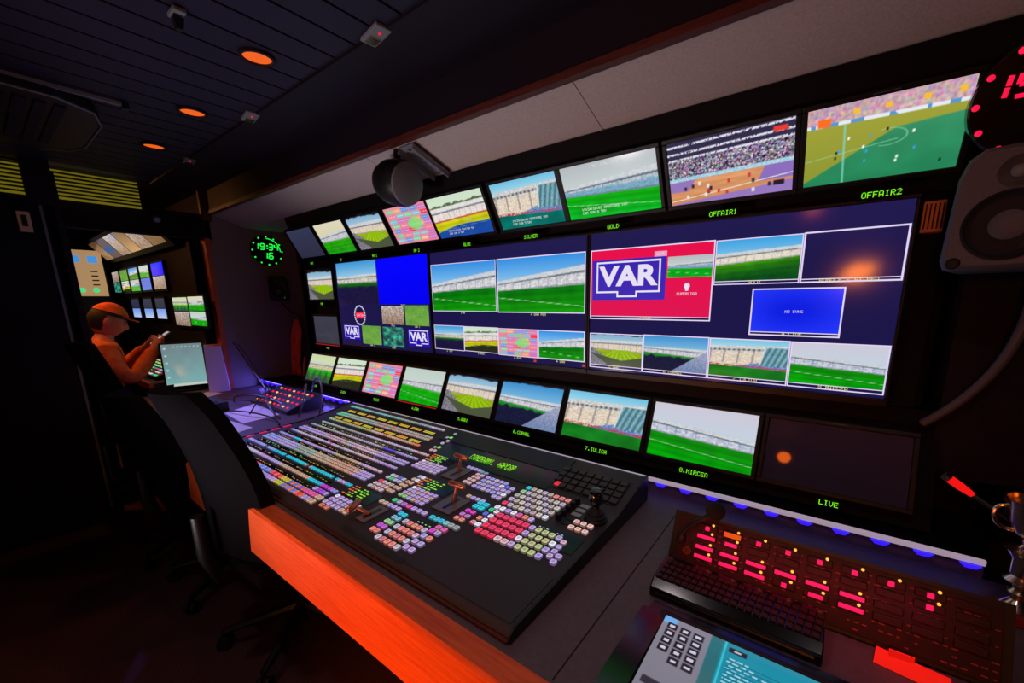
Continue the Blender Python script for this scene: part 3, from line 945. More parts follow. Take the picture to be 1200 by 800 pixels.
def var_badge(t, x0, x1, z0, z1, y, thick, size):
    """blue badge with a white outlined screen on a foot and the letters V A R"""
    ox, oz = t.location.x, t.location.z
    a, b, c, d = x0 - ox, x1 - ox, z0 - oz, z1 - oz
    o = MB().quad((a, y, c), (b, y, c), (b, y, d), (a, y, d)).build('referee_badge', M['var_blue'], t, local=True)
    mx, w, h = (a + b) / 2, b - a, d - c
    l, r, bo, to = a + 0.075 * w, b - 0.075 * w, c + 0.2 * h, d - 0.07 * h
    f0, f1, fb_ = mx - 0.13 * w, mx + 0.13 * w, c + 0.09 * h
    k = MB()
    y2 = y - 0.0006
    seg = [((l, to), (r, to)), ((l, bo), (l, to)), ((r, bo), (r, to)), ((l, bo), (f0, bo)), ((f1, bo), (r, bo)), ((f0, fb_), (f0, bo)), ((f1, fb_), (f1, bo)), ((f0, fb_), (f1, fb_))]
    hh = thick / 2
    for (p, q) in seg:
        k.quad((p[0] - hh, y2, p[1] - hh), (q[0] + hh, y2, p[1] - hh), (q[0] + hh, y2, q[1] + hh), (p[0] - hh, y2, q[1] + hh))
    k.build('badge_outline', M['var_white'], o, local=True)
    text_obj('badge_letters', 'VAR', size, (mx, y - 0.0008, (bo + to) / 2), o, M['var_white'], sx=1.18, bold=size * 0.042)


mv = multiviewer(0.0, 'big multiviewer display with red VAR picture, right of the three, nearest the speaker')
p = pane(mv, 0.001, 0.457, 1.329, 1.590, 'red', 60, 0.004, '2 PVW', bar=0.013)
var_badge(mv, 0.010, 0.299, 1.402, 1.551, -0.0014, 0.0065, 0.098)
q = pane(mv, 0.304, 0.452, 1.476, 1.547, 'gold', 420, 0.0)
q.location.y = -0.0008
e = MB()
e.lathe([(0.0, 0), (0.010, 0)], T=rotT((0.374, -0.0016, 0.322), rx=R(90)), seg=18)
e.quad((0.369, -0.0016, 0.306), (0.379, -0.0016, 0.306), (0.379, -0.0016, 0.315), (0.369, -0.0016, 0.315))
dots(e, 'SUPERLIGA', 0.009, Matrix.Translation((0.374, -0.0016, 0.296)))
e.build('league_emblem', M['var_white'], mv, local=True)
tg = MB().quad((0.255, -0.0018, 0.426), (0.300, -0.0018, 0.426), (0.300, -0.0018, 0.444), (0.255, -0.0018, 0.444)).build('corner_tag', M['pink_tag'], mv, local=True)
dots(MB(), 'LIVE', 0.008, Matrix.Translation((0.2775, -0.0022, 0.435))).build('tag_lettering', M['var_white'], tg, local=True)
pane(mv, 0.459, 0.698, 1.447, 1.587, 'p2', 420, 0.003, 'GOLD', bar=0.012)
pane(mv, 0.699, 0.934 - 0.004, 1.446, 1.589, 'navy', 60, 0.0045, 'BUNDLE P AT MED', bar=0.012)
pz = pane(mv, 0.577, 0.813, 1.289, 1.433, 'blue2', 120, 0.004, '4 LIVE', bar=0.012)
dots(MB(), 'NO SYNC', 0.008, Matrix.Translation((0.694, -0.0018, 0.238))).build('pane_message', M['var_white'], pz, local=True)
pane(mv, 0.002, 0.227, 1.135, 1.274, 'corner', 380, 0.0035, '5 GABI', bar=0.014)
pane(mv, 0.227, 0.460, 1.135, 1.276, 'cornel', 420, 0.0035, '6 CORNEL', bar=0.014)
pane(mv, 0.461, 0.696, 1.135, 1.275, 'iulica', 440, 0.0035, '7 IULICA', bar=0.014)
pane(mv, 0.697, 0.930, 1.135, 1.274, 'mircea', 460, 0.0035, '8 MIRCEA', bar=0.014)

mv = multiviewer(-0.949, 'big multiviewer display with two bright green pitch pictures side by side, middle one')
pane(mv, -0.945, -0.495, 1.352, 1.589, 'deep', 240, 0.003, 'PVW')
pane(mv, -0.487, -0.022, 1.349, 1.590, 'deep', 280, 0.004, '4 DAN PGM')
pane(mv, -0.945, -0.720, 1.152, 1.280, 'dark', 220, 0.003, '1 TOP')
pane(mv, -0.720, -0.489, 1.154, 1.279, 'trees', 230, 0.003, '2 BOX')
pane(mv, -0.489, -0.258, 1.150, 1.277, 'sched', 280, 0.003, '3 EVS')
pz = pane(mv, -0.256, -0.021, 1.151, 1.277, 'deep', 280, 0.004, '4 DAN')
for xx in (0.675, 0.925):
    MB().box((xx, -0.002, 0.012), (0.014, 0.001, 0.01)).build('tally_mark', M['red_tally'], mv, local=True)

mv = multiviewer(-1.898, 'big multiviewer display with plain blue square and two VAR badges, left of the three')
pane(mv, -1.88, -1.438, 1.39, 1.648, 'dark', 160, 0.0)
pane(mv, -1.43, -0.972, 1.389, 1.648, 'blue', 60, 0.0, 'BLUE')
pane(mv, -1.414, -1.203, 1.272, 1.378, 'hall', 200, 0.0, 'HALL')
pane(mv, -1.188, -0.984, 1.271, 1.382, 'green', 200, 0.0, 'VAR 2')
pane(mv, -1.643, -1.441, 1.142, 1.258, 'green', 200, 0.0, 'VAR 1')
pane(mv, -1.421, -1.219, 1.140, 1.256, 'room', 220, 0.0, 'ROOM')
var_badge(mv, -1.859, -1.667, 1.163, 1.256, -0.0014, 0.005, 0.062)
var_badge(mv, -1.175, -0.988, 1.153, 1.250, -0.0014, 0.005, 0.062)
e = MB()
for k in range(26):
    a = 2 * math.pi * k / 26
    e.box((0.246 + 0.058 * math.cos(a), -0.0015, 0.196 + 0.058 * math.sin(a)), (0.009, 0.0006, 0.009))
e.build('dial_dots', M['var_white'], mv, local=True)
dl = MB().box((0.246, -0.0013, 0.196), (0.09, 0.0006, 0.04)).build('dial_panel', M['clock_red'], mv, local=True)
dots(MB(), '19:34', 0.018, Matrix.Translation((0.246, -0.0022, 0.196))).build('dial_digits', M['var_white'], dl, local=True)


# ================================================================ CLOCKS
SEG = {'0': 'abcdef', '1': 'bc', '2': 'abged', '3': 'abgcd', '4': 'fgbc', '6': 'afgedc', '9': 'abcdfg'}


def seven(mb, ch, w, h, t, x, z, slant=0.12):
    pts = {'a': ((0, 1), (1, 1)), 'b': ((1, 1), (1, .5)), 'c': ((1, .5), (1, 0)), 'd': ((0, 0), (1, 0)), 'e': ((0, .5), (0, 0)), 'f': ((0, 1), (0, .5)), 'g': ((0, .5), (1, .5))}
    for s in SEG[ch]:
        (x0, z0), (x1, z1) = pts[s]
        a = Vector((x + x0 * w + slant * z0 * h, 0, z + z0 * h))
        b = Vector((x + x1 * w + slant * z1 * h, 0, z + z1 * h))
        d = (b - a).normalized()
        a, b = a + d * t * 0.15, b - d * t * 0.15
        mb.tube([a, b], t / 2, 6)


def clock(loc, rot, r, m, label):
    t = thing('studio_clock', label, 'clock', loc, rot)
    MB().lathe([(r * 1.2, 0.0), (r * 1.2, 0.03), (r * 1.16, 0.035), (0, 0.035)], T=rotT((0, 0.03, 0), rx=R(90)), seg=40).build('clock_face', M['gloss'], t, local=True)
    for k in range(12):
        a = 2 * math.pi * k / 12
        rg = MB()
        rg.lathe([(0.0, 0.004), (r * 0.06, 0.002), (r * 0.07, 0)], T=rotT((r * 1.08 * math.cos(a), -0.005, r * 1.08 * math.sin(a)), rx=R(90)), seg=10)
        rg.build('hour_dot', m, t, local=True)
    dg = MB()
    w, h, th = r * 0.26, r * 0.44, r * 0.10
    for ch, x in (('1', -0.92), ('9', -0.5), ('3', 0.1), ('4', 0.5)):
        seven(dg, ch, w, h, th, x * r, 0.08 * r)
    for z in (0.2, 0.38):
        dg.box((0.0, 0, z * r), (th, th, th))
    for ch, x in (('1', -0.35), ('6', 0.05)):
        seven(dg, ch, w, h, th, x * r, -0.6 * r)
    o = dg.build('digits', m, t, local=True)
    o.location.y = -0.007
    sw = MB()
    sw.tube([(r * 0.95 * math.cos(a), -0.007, r * 0.95 * math.sin(a)) for a in [R(90 - 9 * i) for i in range(11)]], r * 0.035, 6)
    sw.build('second_arc', m, t, local=True)
    return t


clock((-2.985, 0.045, 1.815), (0, 0, R(90)), 0.1, M['clock_green'], 'round green digital clock on the grey wall beside the monitors')
clock((1.098, -0.085, 1.808), (TT * 0.5, 0, 0), 0.095, M['clock_red'], 'red digital clock right of the upper monitors, cut by the photo edge')


# ================================================================ SPEAKERS, DEVICE UNDER SOFFIT
def loudspeaker(loc, rz, label, w, h, d, mface):
    t = thing('loudspeaker', label, 'speaker', loc, (0, 0, rz))
    b = MB()
    prof = []
    cz = 0.24
    outl = [(-w / 2, 0.1 * h), (-w / 2 + 0.04 * w, 0.02 * h), (-w / 2 + 0.12 * w, 0), (w / 2 - 0.12 * w, 0), (w / 2 - 0.04 * w, 0.02 * h), (w / 2, 0.1 * h), (w * 0.46, 0.78 * h), (w * 0.40, 0.93 * h), (w * 0.28, h), (-w * 0.28, h), (-w * 0.40, 0.93 * h), (-w * 0.46, 0.78 * h)]
    n = len(outl)
    rings = [(1.0, d), (1.0, 0.16 * d), (0.97, 0.05 * d), (0.90, 0.0)]
    V = [((x) * s, -0.0 + y - d / 2, h / 2 + (z - h / 2) * s) for s, y in rings for x, z in outl]
    F = [tuple(range(n)), tuple(range(3 * n, 4 * n))[::-1]]
    for i in range(3):
        F += [(i * n + k, i * n + (k + 1) % n, (i + 1) * n + (k + 1) % n, (i + 1) * n + k) for k in range(n)]
    b.add(V, F)
    b.build('cabinet', mface, t, local=True, smooth=True)
    f = -d / 2
    rT = lambda x, z: rotT((x, f, z), rx=R(90))
    wr = w * 0.36
    wf = MB().lathe([(wr, 0.0), (wr, 0.004), (wr * 0.93, 0.006), (wr * 0.85, 0.001), (wr * 0.45, -0.004), (wr * 0.40, 0.001), (wr * 0.2, 0.006), (0.0, 0.007)], T=rT(0, h * 0.36), seg=36).build('woofer', M['rubber'], t, local=True, smooth=True)
    MB().lathe([(wr * 0.42, 0.002), (wr * 0.3, 0.006), (0, 0.008)], T=rT(0, h * 0.36), seg=24).build('dust_cap', M['speaker'], wf, local=True, smooth=True)
    tw = w * 0.2
    MB().lathe([(tw, 0.0), (tw * 0.9, 0.001), (tw * 0.5, -0.003), (tw * 0.3, -0.002)], T=rT(0, h * 0.77), seg=30).build('tweeter_guide', mface, t, local=True, smooth=True)
    MB().lathe([(tw * 0.32, 0.001), (tw * 0.22, 0.006), (0, 0.008)], T=rT(0, h * 0.77), seg=20).build('tweeter', M['grey_plastic'], t, local=True, smooth=True)
    for sx in (-1, 1):
        MB().lathe([(w * 0.065, 0.001), (w * 0.05, 0.003), (w * 0.045, -0.001), (0, -0.001)], T=rT(sx * w * 0.37, h * 0.07), seg=16).build('port', M['rubber'], t, local=True)
    MB().lathe([(0.0, 0.003), (0.0022, 0.002), (0.0022, 0)], T=rT(w * 0.3, h * 0.115), seg=8).build('power_light', M['led_green'], t, local=True)
    return t


sp = loudspeaker((1.072, -0.155, 1.455), R(-14), 'dark grey studio loudspeaker right of the big screens, below the red clock', 0.185, 0.24, 0.16, M['speaker'])
MB().tube([(0.0, 0.075, 0.1), (0.02, 0.14, 0.1), (0.03, 0.2, 0.12)], 0.012, 8).build('wall_mount', M['plastic'], sp, local=True)
sp2 = loudspeaker((-2.93, 0.07, 1.42), R(62), 'small black loudspeaker under the green clock, blue-grey trim on its edge', 0.13, 0.2, 0.11, M['plastic'])
MB().box((-0.066, -0.02, 0.10), (0.003, 0.07, 0.17), bev=0.001).build('side_trim', M['blue_grey'], sp2, local=True)
MB().tube([(0.0, 0.05, 0.1), (0.0, 0.09, 0.1)], 0.012, 8).build('wall_mount', M['plastic'], sp2, local=True)

gr = thing('metal_grille', 'narrow orange lit slotted plate between the right big screen and the loudspeaker', 'grille', (0.968, -0.005, 1.6))
MB().box((0.968, 0.012, 1.6), (0.042, 0.036, 0.075), bev=0.002).build('plate', mat('plate_orange', (190, 84, 34), 0.5), gr)
for k in range(5):
    MB().box((0.952 + k * 0.008, -0.0072, 1.6), (0.003, 0.002, 0.06)).build('slot', M['lcd'], gr)

# device hanging from the soffit
t = thing('ceiling_device', 'rounded dark speaker hung under the soffit on a metal bracket', 'speaker', (-0.79, -0.275, 1.905))
Tq = (Vector((1.0, 0.12, -0.22))).normalized().to_track_quat('Z', 'Y').to_matrix().to_4x4()
MB().lathe([(0.0, -0.115), (0.04, -0.108), (0.072, -0.085), (0.090, -0.045), (0.095, 0.0), (0.092, 0.035), (0.086, 0.05)], seg=32, T=Tq).build('shell', M['plastic'], t, local=True, smooth=True)
MB().lathe([(0.087, 0.048), (0.085, 0.056), (0.06, 0.066), (0.0, 0.070)], seg=32, T=Tq).build('front_grille', mat('grille_grey', (104, 98, 104), 0.8, bump=0.3, nscale=500), t, local=True, smooth=True)
MB().tube([(0.0, 0, 0.08), (0.0, 0, 0.13)], 0.014, 10).build('swivel', M['plastic'], t, local=True)
t = thing('soffit_bracket', 'pale folded metal bracket fixed across the soffit above the hanging speaker', 'bracket', (-0.7, -0.2, 2.0))
nrm = math.atan2(2.045 - 1.972, 0.208)
Tb = rotT((-0.705, -0.195, 2.003), rx=-nrm)
b = MB()
b.box((0, 0, -0.005), (0.10, 0.2, 0.006), T=Tb)
b.box((0.047, 0, -0.016), (0.006, 0.2, 0.03), T=Tb)
b.box((-0.047, 0, -0.016), (0.006, 0.2, 0.03), T=Tb)
b.build('channel', M['grey_plastic'], t)
for yy in (-0.08, 0.08):
    MB().lathe([(0.006, -0.008), (0.006, -0.013), (0, -0.013)], (0.0, yy, 0), 10, T=Tb).build('screw', M['steel'], t)

# ================================================================ DESK AND LEDGE
desk = thing('production_desk', 'long dark grey desk with an orange wooden front edge', 'desk', (-0.9, -0.6, 0))
mb = MB().box((-0.935, -0.555, 0.725), (4.61, 0.83, 0.03))
mb.build('desktop', M['desk'], desk)
mb = MB().prism([(-1.026, 0.735), (-1.018, 0.742), (-0.968, 0.742), (-0.968, 0.56), (-1.018, 0.56), (-1.026, 0.566)], -2.9, 1.38)
mb.build('front_edge', M['wood'], desk)
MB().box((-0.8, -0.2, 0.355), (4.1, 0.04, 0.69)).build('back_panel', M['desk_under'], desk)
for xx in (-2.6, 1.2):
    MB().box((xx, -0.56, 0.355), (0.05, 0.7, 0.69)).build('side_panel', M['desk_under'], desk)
for (xa, ya, xb, yb) in ((0.462, -0.26, 0.458, -0.96), (0.462, -0.26, 1.3, -0.26)):
    mbx = MB()
    if xa == xb or abs(xa - xb) < 0.02:
        mbx.box((0.46, (ya + yb) / 2, 0.7405), (0.003, abs(yb - ya), 0.001))
    else:
        mbx.box(((xa + xb) / 2, ya, 0.7405), (abs(xb - xa), 0.003, 0.001))
    mbx.build('panel_seam', M['desk_under'], desk)
# ledge at the back of the desk
led = thing('back_ledge', 'raised ledge along the back of the desk with a pale front edge', 'shelf', (-0.9, -0.1, 0.74))
MB().box((-0.92, -0.02, 0.784), (4.14, 0.25, 0.01)).build('ledge_top', M['fascia'], led)
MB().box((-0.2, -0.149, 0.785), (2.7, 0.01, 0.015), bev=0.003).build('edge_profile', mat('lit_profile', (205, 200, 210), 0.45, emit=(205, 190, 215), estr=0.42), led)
MB().box((-2.272, -0.149, 0.785), (1.436, 0.01, 0.015), bev=0.003).build('blue_edge_profile', mat('lit_profile_blue', (150, 140, 220), 0.45, emit=(60, 36, 235), estr=0.8), led)['label'] = 'blue lit edge'
MB().box((-0.92, -0.138, 0.759), (4.14, 0.010, 0.038)).build('riser', M['desk'], led)
strip = thing('led_strip', 'strip of small blue lights, each shaped with its glow, under the pale ledge edge', 'light strip', (-0.9, -0.135, 0.777))
MB().box((-0.92, -0.1485, 0.7762), (4.14, 0.010, 0.002)).build('strip_tape', M['plastic'], strip)
k = 0
x = 1.124
led_with_glow = None
while x > -2.95:
    if led_with_glow is None:
        led_with_glow = MB().prism([(-0.019, 0.0), (0.019, 0.0), (0.010, -0.009), (-0.010, -0.009)], -0.003, 0.003, 'y').build('led', M['led_blue'], strip, local=True)  # each led is shaped wider to hold its pool of blue light
        o = led_with_glow
    else:
        o = led_with_glow.copy()
        COL.objects.link(o)
        o.parent = strip
    o.location = Vector((x, -0.1565, 0.777)) - strip.location
    x -= 0.0835
lamp('blue_strip_light', 'AREA', (-0.2, -0.158, 0.774), 0.12, (0.10, 0.06, 1.0), shape='RECTANGLE', size=2.7, size_y=0.008, to=(-0.2, -0.18, 0.70))
hs = thing('header_fill_spot', 'tiny blue fill spot added on the header over the opening', 'light', (-2.96, -0.62, 1.96))  # added blue fill that tints the papers at the left end
MB().box((-2.955, -0.62, 1.97), (0.03, 0.05, 0.03), bev=0.004).build('mount', M['plastic'], hs)
MB().tube([(-2.945, -0.62, 1.97), (-2.92, -0.62, 1.95)], [0.014, 0.018], 14).build('barrel', M['grey_plastic'], hs, smooth=True)
lamp('header_fill_beam', 'SPOT', (-2.90, -0.62, 1.935), 90.0, (0.22, 0.20, 1.0), spot_size=R(52), spot_blend=0.9, shadow_soft_size=0.02, to=(-2.05, -0.56, 0.74))
lamp('blue_strip_light_far', 'AREA', (-2.25, -0.152, 0.79), 8.0, (0.16, 0.12, 1.0), shape='RECTANGLE', size=1.4, size_y=0.012, to=(-2.25, -0.40, 0.74))

# ================================================================ SWITCHER CONSOLE
def zc(y):
    return .765 + (y + .93) * (.02 / .48) if y < -.45 else .785 + (y + .45) * (.04 / .21)


CX0, CX1 = -1.45, 0.345
con = thing('vision_mixer', 'large vision mixing console covered in lit buttons, on the desk', 'console', (-0.55, -0.6, 0.74))
prof = [(-0.945, 0.742), (-0.945, 0.756), (-0.93, 0.765), (-0.45, 0.785), (-0.24, 0.825), (-0.225, 0.825), (-0.225, 0.742)]
MB().prism(prof, CX0, CX1).build('housing', M['console'], con, bev=0.002)
MB().prism([(-0.951, 0.741), (-0.951, 0.748), (-0.945, 0.749), (-0.945, 0.741)], CX0, CX1).build('edge_highlight', M['beam_wood'], con)  # reddish strip painted for the highlight along the front edge
sd = [(-0.947, 0.741), (-0.947, 0.76), (-0.93, 0.769), (-0.45, 0.789), (-0.235, 0.83), (-0.222, 0.83), (-0.222, 0.741)]
for xx in (CX0 - 0.006, CX1):
    MB().prism(sd, xx, xx + 0.006).build('side_cheek', M['plastic'], con)


def TP(x, y, up=0.0):
    """transform of a point on the sloping console top"""
    a = math.atan(.02 / .48) if y < -.45 else math.atan(.04 / .21)
    return rotT((x, y, zc(y) + up), rx=a)


def patch(x0, x1, y0, y1, up=0.0008, mb=None):
    mb = mb or MB()
    ym = (y0 + y1) / 2
    mb.box((0, 0, up / 2), (x1 - x0, y1 - y0, up), T=TP((x0 + x1) / 2, ym))
    return mb


def key_into(mb, x, y, w, d, h, c, T=None):
    T = T or TP(x, y)
    def ring(s, z, k=0.32):
        a, b = w / 2 * s, d / 2 * s
        q = k * min(a, b)
        return [(-a + q, -b, z), (a - q, -b, z), (a, -b + q, z), (a, b - q, z), (a - q, b, z), (-a + q, b, z), (-a, b - q, z), (-a, -b + q, z)]
    V = ring(1.0, 0) + ring(0.93, h * 0.85) + ring(0.8, h) + ring(0.5, h * 0.98)
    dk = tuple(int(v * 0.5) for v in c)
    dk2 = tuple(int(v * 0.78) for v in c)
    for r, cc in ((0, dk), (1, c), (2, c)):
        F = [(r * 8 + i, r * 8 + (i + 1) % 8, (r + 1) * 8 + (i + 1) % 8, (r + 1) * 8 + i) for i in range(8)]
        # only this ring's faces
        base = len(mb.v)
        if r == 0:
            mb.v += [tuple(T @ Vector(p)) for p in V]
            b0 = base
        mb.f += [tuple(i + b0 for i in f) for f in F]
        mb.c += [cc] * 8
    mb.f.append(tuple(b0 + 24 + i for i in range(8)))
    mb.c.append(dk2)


LILAC, LILAC2, PINKW, TAN = (186, 160, 226), (200, 184, 214), (226, 178, 190), (206, 166, 150)
PINK, RED, CYAN, WHITE = (232, 90, 170), (240, 44, 92), (10, 200, 232), (240, 234, 255)
GREEN, LGREEN, BLUEK, OLIVE = (40, 205, 130), (150, 205, 140), (90, 110, 220), (190, 194, 140)
ORK, TEAL, MAG, GREY, YEL, SALMON = (228, 120, 92), (60, 200, 180), (226, 60, 205), (160, 166, 170), (205, 195, 70), (238, 138, 124)
LBLUE = (150, 156, 238)
keys = []        # (x, y, w, d, colour)


def jit(c, a=14):
    return tuple(max(0, min(255, int(v + random.uniform(-a, a)))) for v in c)


def krow(xa, xb, y, pitch, colfn, w=None, d=0.0125, skip=None):
    n = max(1, int(round((xb - xa) / pitch)) + 1)
    for i in range(n):
        x = xa + (xb - xa) * i / max(1, n - 1)
        u = (x + 1.385) / 0.885
        if skip and skip(u, i):
            continue
        keys.append((x, y, w or pitch * 0.82, d, jit(colfn(u, i))))


def grad(*st):
    def f(u, i):
        for a, c in reversed(st):
            if u >= a:
                return c if not isinstance(c, list) else c[i % len(c)]
        return st[0][1]
    return f


XA, XB, P = -1.383, -0.515, 0.0178
r1a = grad((0, PINKW), (.05, LILAC), (.2, [LILAC, LILAC2]), (.42, [LBLUE, (200, 150, 220)]), (.6, LILAC), (.66, YEL), (.74, [(90, 130, 225), ORK]), (.84, [RED, ORK]), (.9, LILAC), (.96, TAN))
r1b = grad((0, (240, 150, 190)), (.08, PINK), (.24, [RED, PINK]), (.42, [LBLUE, (90, 120, 230)]), (.55, [ORK, RED]), (.66, YEL), (.74, [BLUEK, ORK]), (.86, PINK), (.95, TAN))
krow(XA, XB, -0.906, 0.0195, r1a, d=0.02)
krow(XA, XB, -0.880, 0.0195, r1b, d=0.02)
krow(XA + 0.01, XB, -0.829, P, grad((0, (255, 190, 110)), (.025, LILAC2), (.3, LILAC), (.5, TAN), (.78, CYAN), (.88, [MAG, (150, 80, 230)]), (.95, LBLUE)), d=0.016)
krow(-0.60, -0.53, -0.855, 0.024, lambda u, i: [LILAC, (190, 60, 220), (170, 90, 235), LILAC][i % 4], w=0.02, d=0.018)
krow(XA, XB, -0.776, P, grad((0, LBLUE), (.2, (140, 170, 240)), (.3, CYAN), (.62, [CYAN, GREY]), (.7, CYAN), (.9, LILAC), (.96, CYAN)), d=0.015, skip=lambda u, i: i % 11 == 10)
for yy, s in ((-0.722, 0), (-0.705, 1), (-0.689, 2)):
    krow(XA + 0.012, XB, yy, P, grad((0, LBLUE), (.14, [(170, 172, 230), LILAC]), (.34, [(150, 180, 150), GREY]), (.52, [TAN, (190, 180, 150)]), (.7, [(216, 150, 130), TAN]), (.9, LILAC)), d=0.013)
krow(XA + 0.03, -0.52, -0.654, P, grad((0, LBLUE), (.2, CYAN), (.26, LILAC), (.6, TAN), (.8, [LILAC, PINKW])), d=0.013)
krow(XA + 0.035, -0.50, -0.603, P, grad((0, LBLUE), (.12, LILAC2), (.45, MAG), (.47, LILAC2), (.7, PINKW), (.85, LILAC)), d=0.013)
for yy in (-0.566, -0.548):
    krow(XA + 0.037, -0.50, yy, P, grad((0, (170, 160, 245)), (.16, LILAC), (.3, [TAN, LILAC]), (.5, [(190, 195, 150), LILAC]), (.6, [PINKW, LILAC2]), (.8, LILAC)), d=0.013)
krow(XA + 0.04, -0.50, -0.505, P, grad((0, (110, 190, 230)), (.05, GREY), (.3, (176, 170, 190)), (.6, [TAN, GREY, LILAC]), (.75, (90, 70, 230)), (.85, LILAC)), d=0.013)
krow(XA + 0.055, -0.49, -0.457, P, grad((0, (150, 190, 180)), (.2, GREY), (.5, LILAC2), (.75, LILAC2), (.9, PINKW)), d=0.013)
krow(XA + 0.05, -0.60, -0.415, P, grad((0, LGREEN), (.1, (170, 176, 120)), (.5, [PINKW, TAN]), (.6, ORK), (.64, TAN), (.84, ORK)), d=0.014)
for yy, s in ((-0.362, 0), (-0.344, 2)):
    krow(XA + 0.03, -0.60, yy, P, grad((0, TEAL), (.05, [TEAL, LGREEN]), (.15, [GREY, (150, 180, 160)]), (.45, [ORK, GREY, GREY]), (.6, [TAN, GREY])), d=0.014)
krow(XA + 0.01, -0.605, -0.268, P, grad((0, TEAL), (.05, (120, 190, 190)), (.5, GREY), (.8, LILAC2)), d=0.014)
# effects blocks to the right of each bank of rows
def block(x0, y0, nx, ny, px, py, colfn, w=None, d=None, skew=0.0):
    for j in range(ny):
        for i in range(nx):
            c = colfn(i, j)
            if c is None:
                continue
            keys.append((x0 + i * px + j * skew, y0 - j * py, w or px * 0.78, d or py * 0.66, jit(c, 8)))


block(0.029, -0.456, 8, 5, 0.0219, 0.0293, lambda i, j: CYAN if (i, j) == (0, 0) else LGREEN if (i, j) == (0, 1) else RED if (i, j) == (0, 4) else WHITE if (i, j) == (7, 4) else SALMON if (j == 0 and i > 4) else [LILAC2, (210, 196, 190), (190, 170, 168)][(i * 2 + j) % 3], skew=-0.0015)
block(0.020, -0.605, 7, 1, 0.0215, 0.03, lambda i, j: [WHITE, WHITE, LILAC, WHITE, PINK, ORK, LILAC][i])
block(0.036, -0.628, 1, 4, 0.02, 0.026, lambda i, j: WHITE)
block(0.014, -0.626, 1, 4, 0.02, 0.0265, lambda i, j: [GREEN, BLUEK, SALMON, TAN][j])
block(0.012, -0.708, 2, 1, 0.019, 0.02, lambda i, j: RED if i == 0 else WHITE)
block(0.058, -0.636, 5, 4, 0.0238, 0.0303, lambda i, j: RED if j < 3 or i < 3 else PINKW, w=0.021, d=0.021, skew=-0.0005)
block(0.176, -0.636, 5, 4, 0.0222, 0.0298, lambda i, j: WHITE if (i, j) in ((0, 2), (4, 1)) else (LILAC if i in (0, 4) else OLIVE), skew=-0.001)
block(0.285, -0.645, 1, 1, 0.02, 0.02, lambda i, j: PINKW, w=0.016, d=0.016)
block(0.285, -0.668, 1, 3, 0.02, 0.021, lambda i, j: LILAC, w=0.016, d=0.016)
block(0.305, -0.70, 1, 2, 0.02, 0.024, lambda i, j: LILAC, w=0.017, d=0.017)
block(0.265, -0.543, 3, 2, 0.0218, 0.031, lambda i, j: (245, 190, 180), d=0.017)
block(-0.157, -0.811, 5, 4, 0.0212, 0.0300, lambda i, j: LILAC2 if i in (0, 4) else (SALMON if (i + j) % 4 else (225, 120, 130)), d=0.019)
block(-0.052, -0.800, 2, 4, 0.023, 0.029, lambda i, j: MAG if (i, j) == (0, 0) else SALMON if (i, j) == (1, 1) else LILAC, w=0.018, d=0.018)
block(-0.049, -0.779, 2, 1, 0.023, 0.02, lambda i, j: PINK, w=0.019, d=0.017)
block(-0.206, -0.792, 2, 5, 0.019, 0.0235, lambda i, j: [CYAN, (120, 190, 220), LGREEN, (200, 90, 220), SALMON][j], w=0.017, d=0.017)
block(-0.291, -0.752, 7, 1, 0.0243, 0.03, lambda i, j: [GREEN, LILAC, (190, 110, 210), PINK, LILAC, LILAC, LILAC][i], w=0.019, d=0.017)
block(-0.108, -0.753, 6, 1, 0.0206, 0.03, lambda i, j: [CYAN, (60, 190, 200), CYAN, (130, 190, 190), GREY, GREY][i], w=0.018, d=0.018)
block(-0.322, -0.780, 5, 1, 0.022, 0.03, lambda i, j: [TAN, TAN, LILAC, LILAC, LILAC][i], w=0.018, d=0.016)
block(-0.306, -0.664, 6, 4, 0.0215, 0.0185, lambda i, j: WHITE if (i, j) == (0, 0) else (LGREEN if j == 3 and i < 2 else (LILAC if (i + j) % 3 else TAN)), w=0.0175, d=0.0145)
block(-0.480, -0.841, 6, 3, 0.0245, 0.0205, lambda i, j: WHITE if (i, j) == (0, 0) else (LILAC if i < 4 else LILAC2 if j < 1 else TAN), w=0.0185, d=0.0165)
block(-0.468, -0.9, 2, 1, 0.03, 0.02, lambda i, j: ORK, w=0.02, d=0.014)
block(-0.455, -0.695, 4, 3, 0.0215, 0.021, lambda i, j: RED if (i, j) == (0, 0) else [TAN, PINKW, LILAC2][(i + j) % 3], w=0.0175, d=0.0155)
block(-0.455, -0.645, 4, 2, 0.0215, 0.02, lambda i, j: GREEN if (i, j) == (1, 1) else BLUEK if (i, j) == (2, 0) else LILAC2, w=0.0175, d=0.0155)
block(-0.350, -0.722, 2, 6, 0.0, 0.0, lambda i, j: None)
for i in range(6):
    keys.append((-0.349 + i * 0.002, -0.722 + i * 0.0245, 0.017, 0.016, jit(TAN if i < 4 else WHITE)))
    keys.append((-0.368 + i * 0.002, -0.722 + i * 0.0245, 0.017, 0.016, jit(TAN if i < 5 else LILAC)))
block(-0.458, -0.502, 7, 4, 0.0205, 0.0165, lambda i, j: WHITE if (i, j) in ((0, 0), (0, 2)) else [LILAC, (205, 160, 220), LILAC2][(i + j) % 3], w=0.0165, d=0.0125)
block(-0.140, -0.474, 5, 4, 0.0212, 0.0232, lambda i, j: WHITE if (i, j) == (4, 1) else [LILAC, LBLUE, LILAC2][(i + j) % 3], w=0.0175, d=0.0165)
block(-0.034, -0.492, 2, 4, 0.0205, 0.0232, lambda i, j: BLUEK if (i, j) == (0, 0) else WHITE if (i, j) == (1, 2) else LILAC, w=0.0175, d=0.0165)
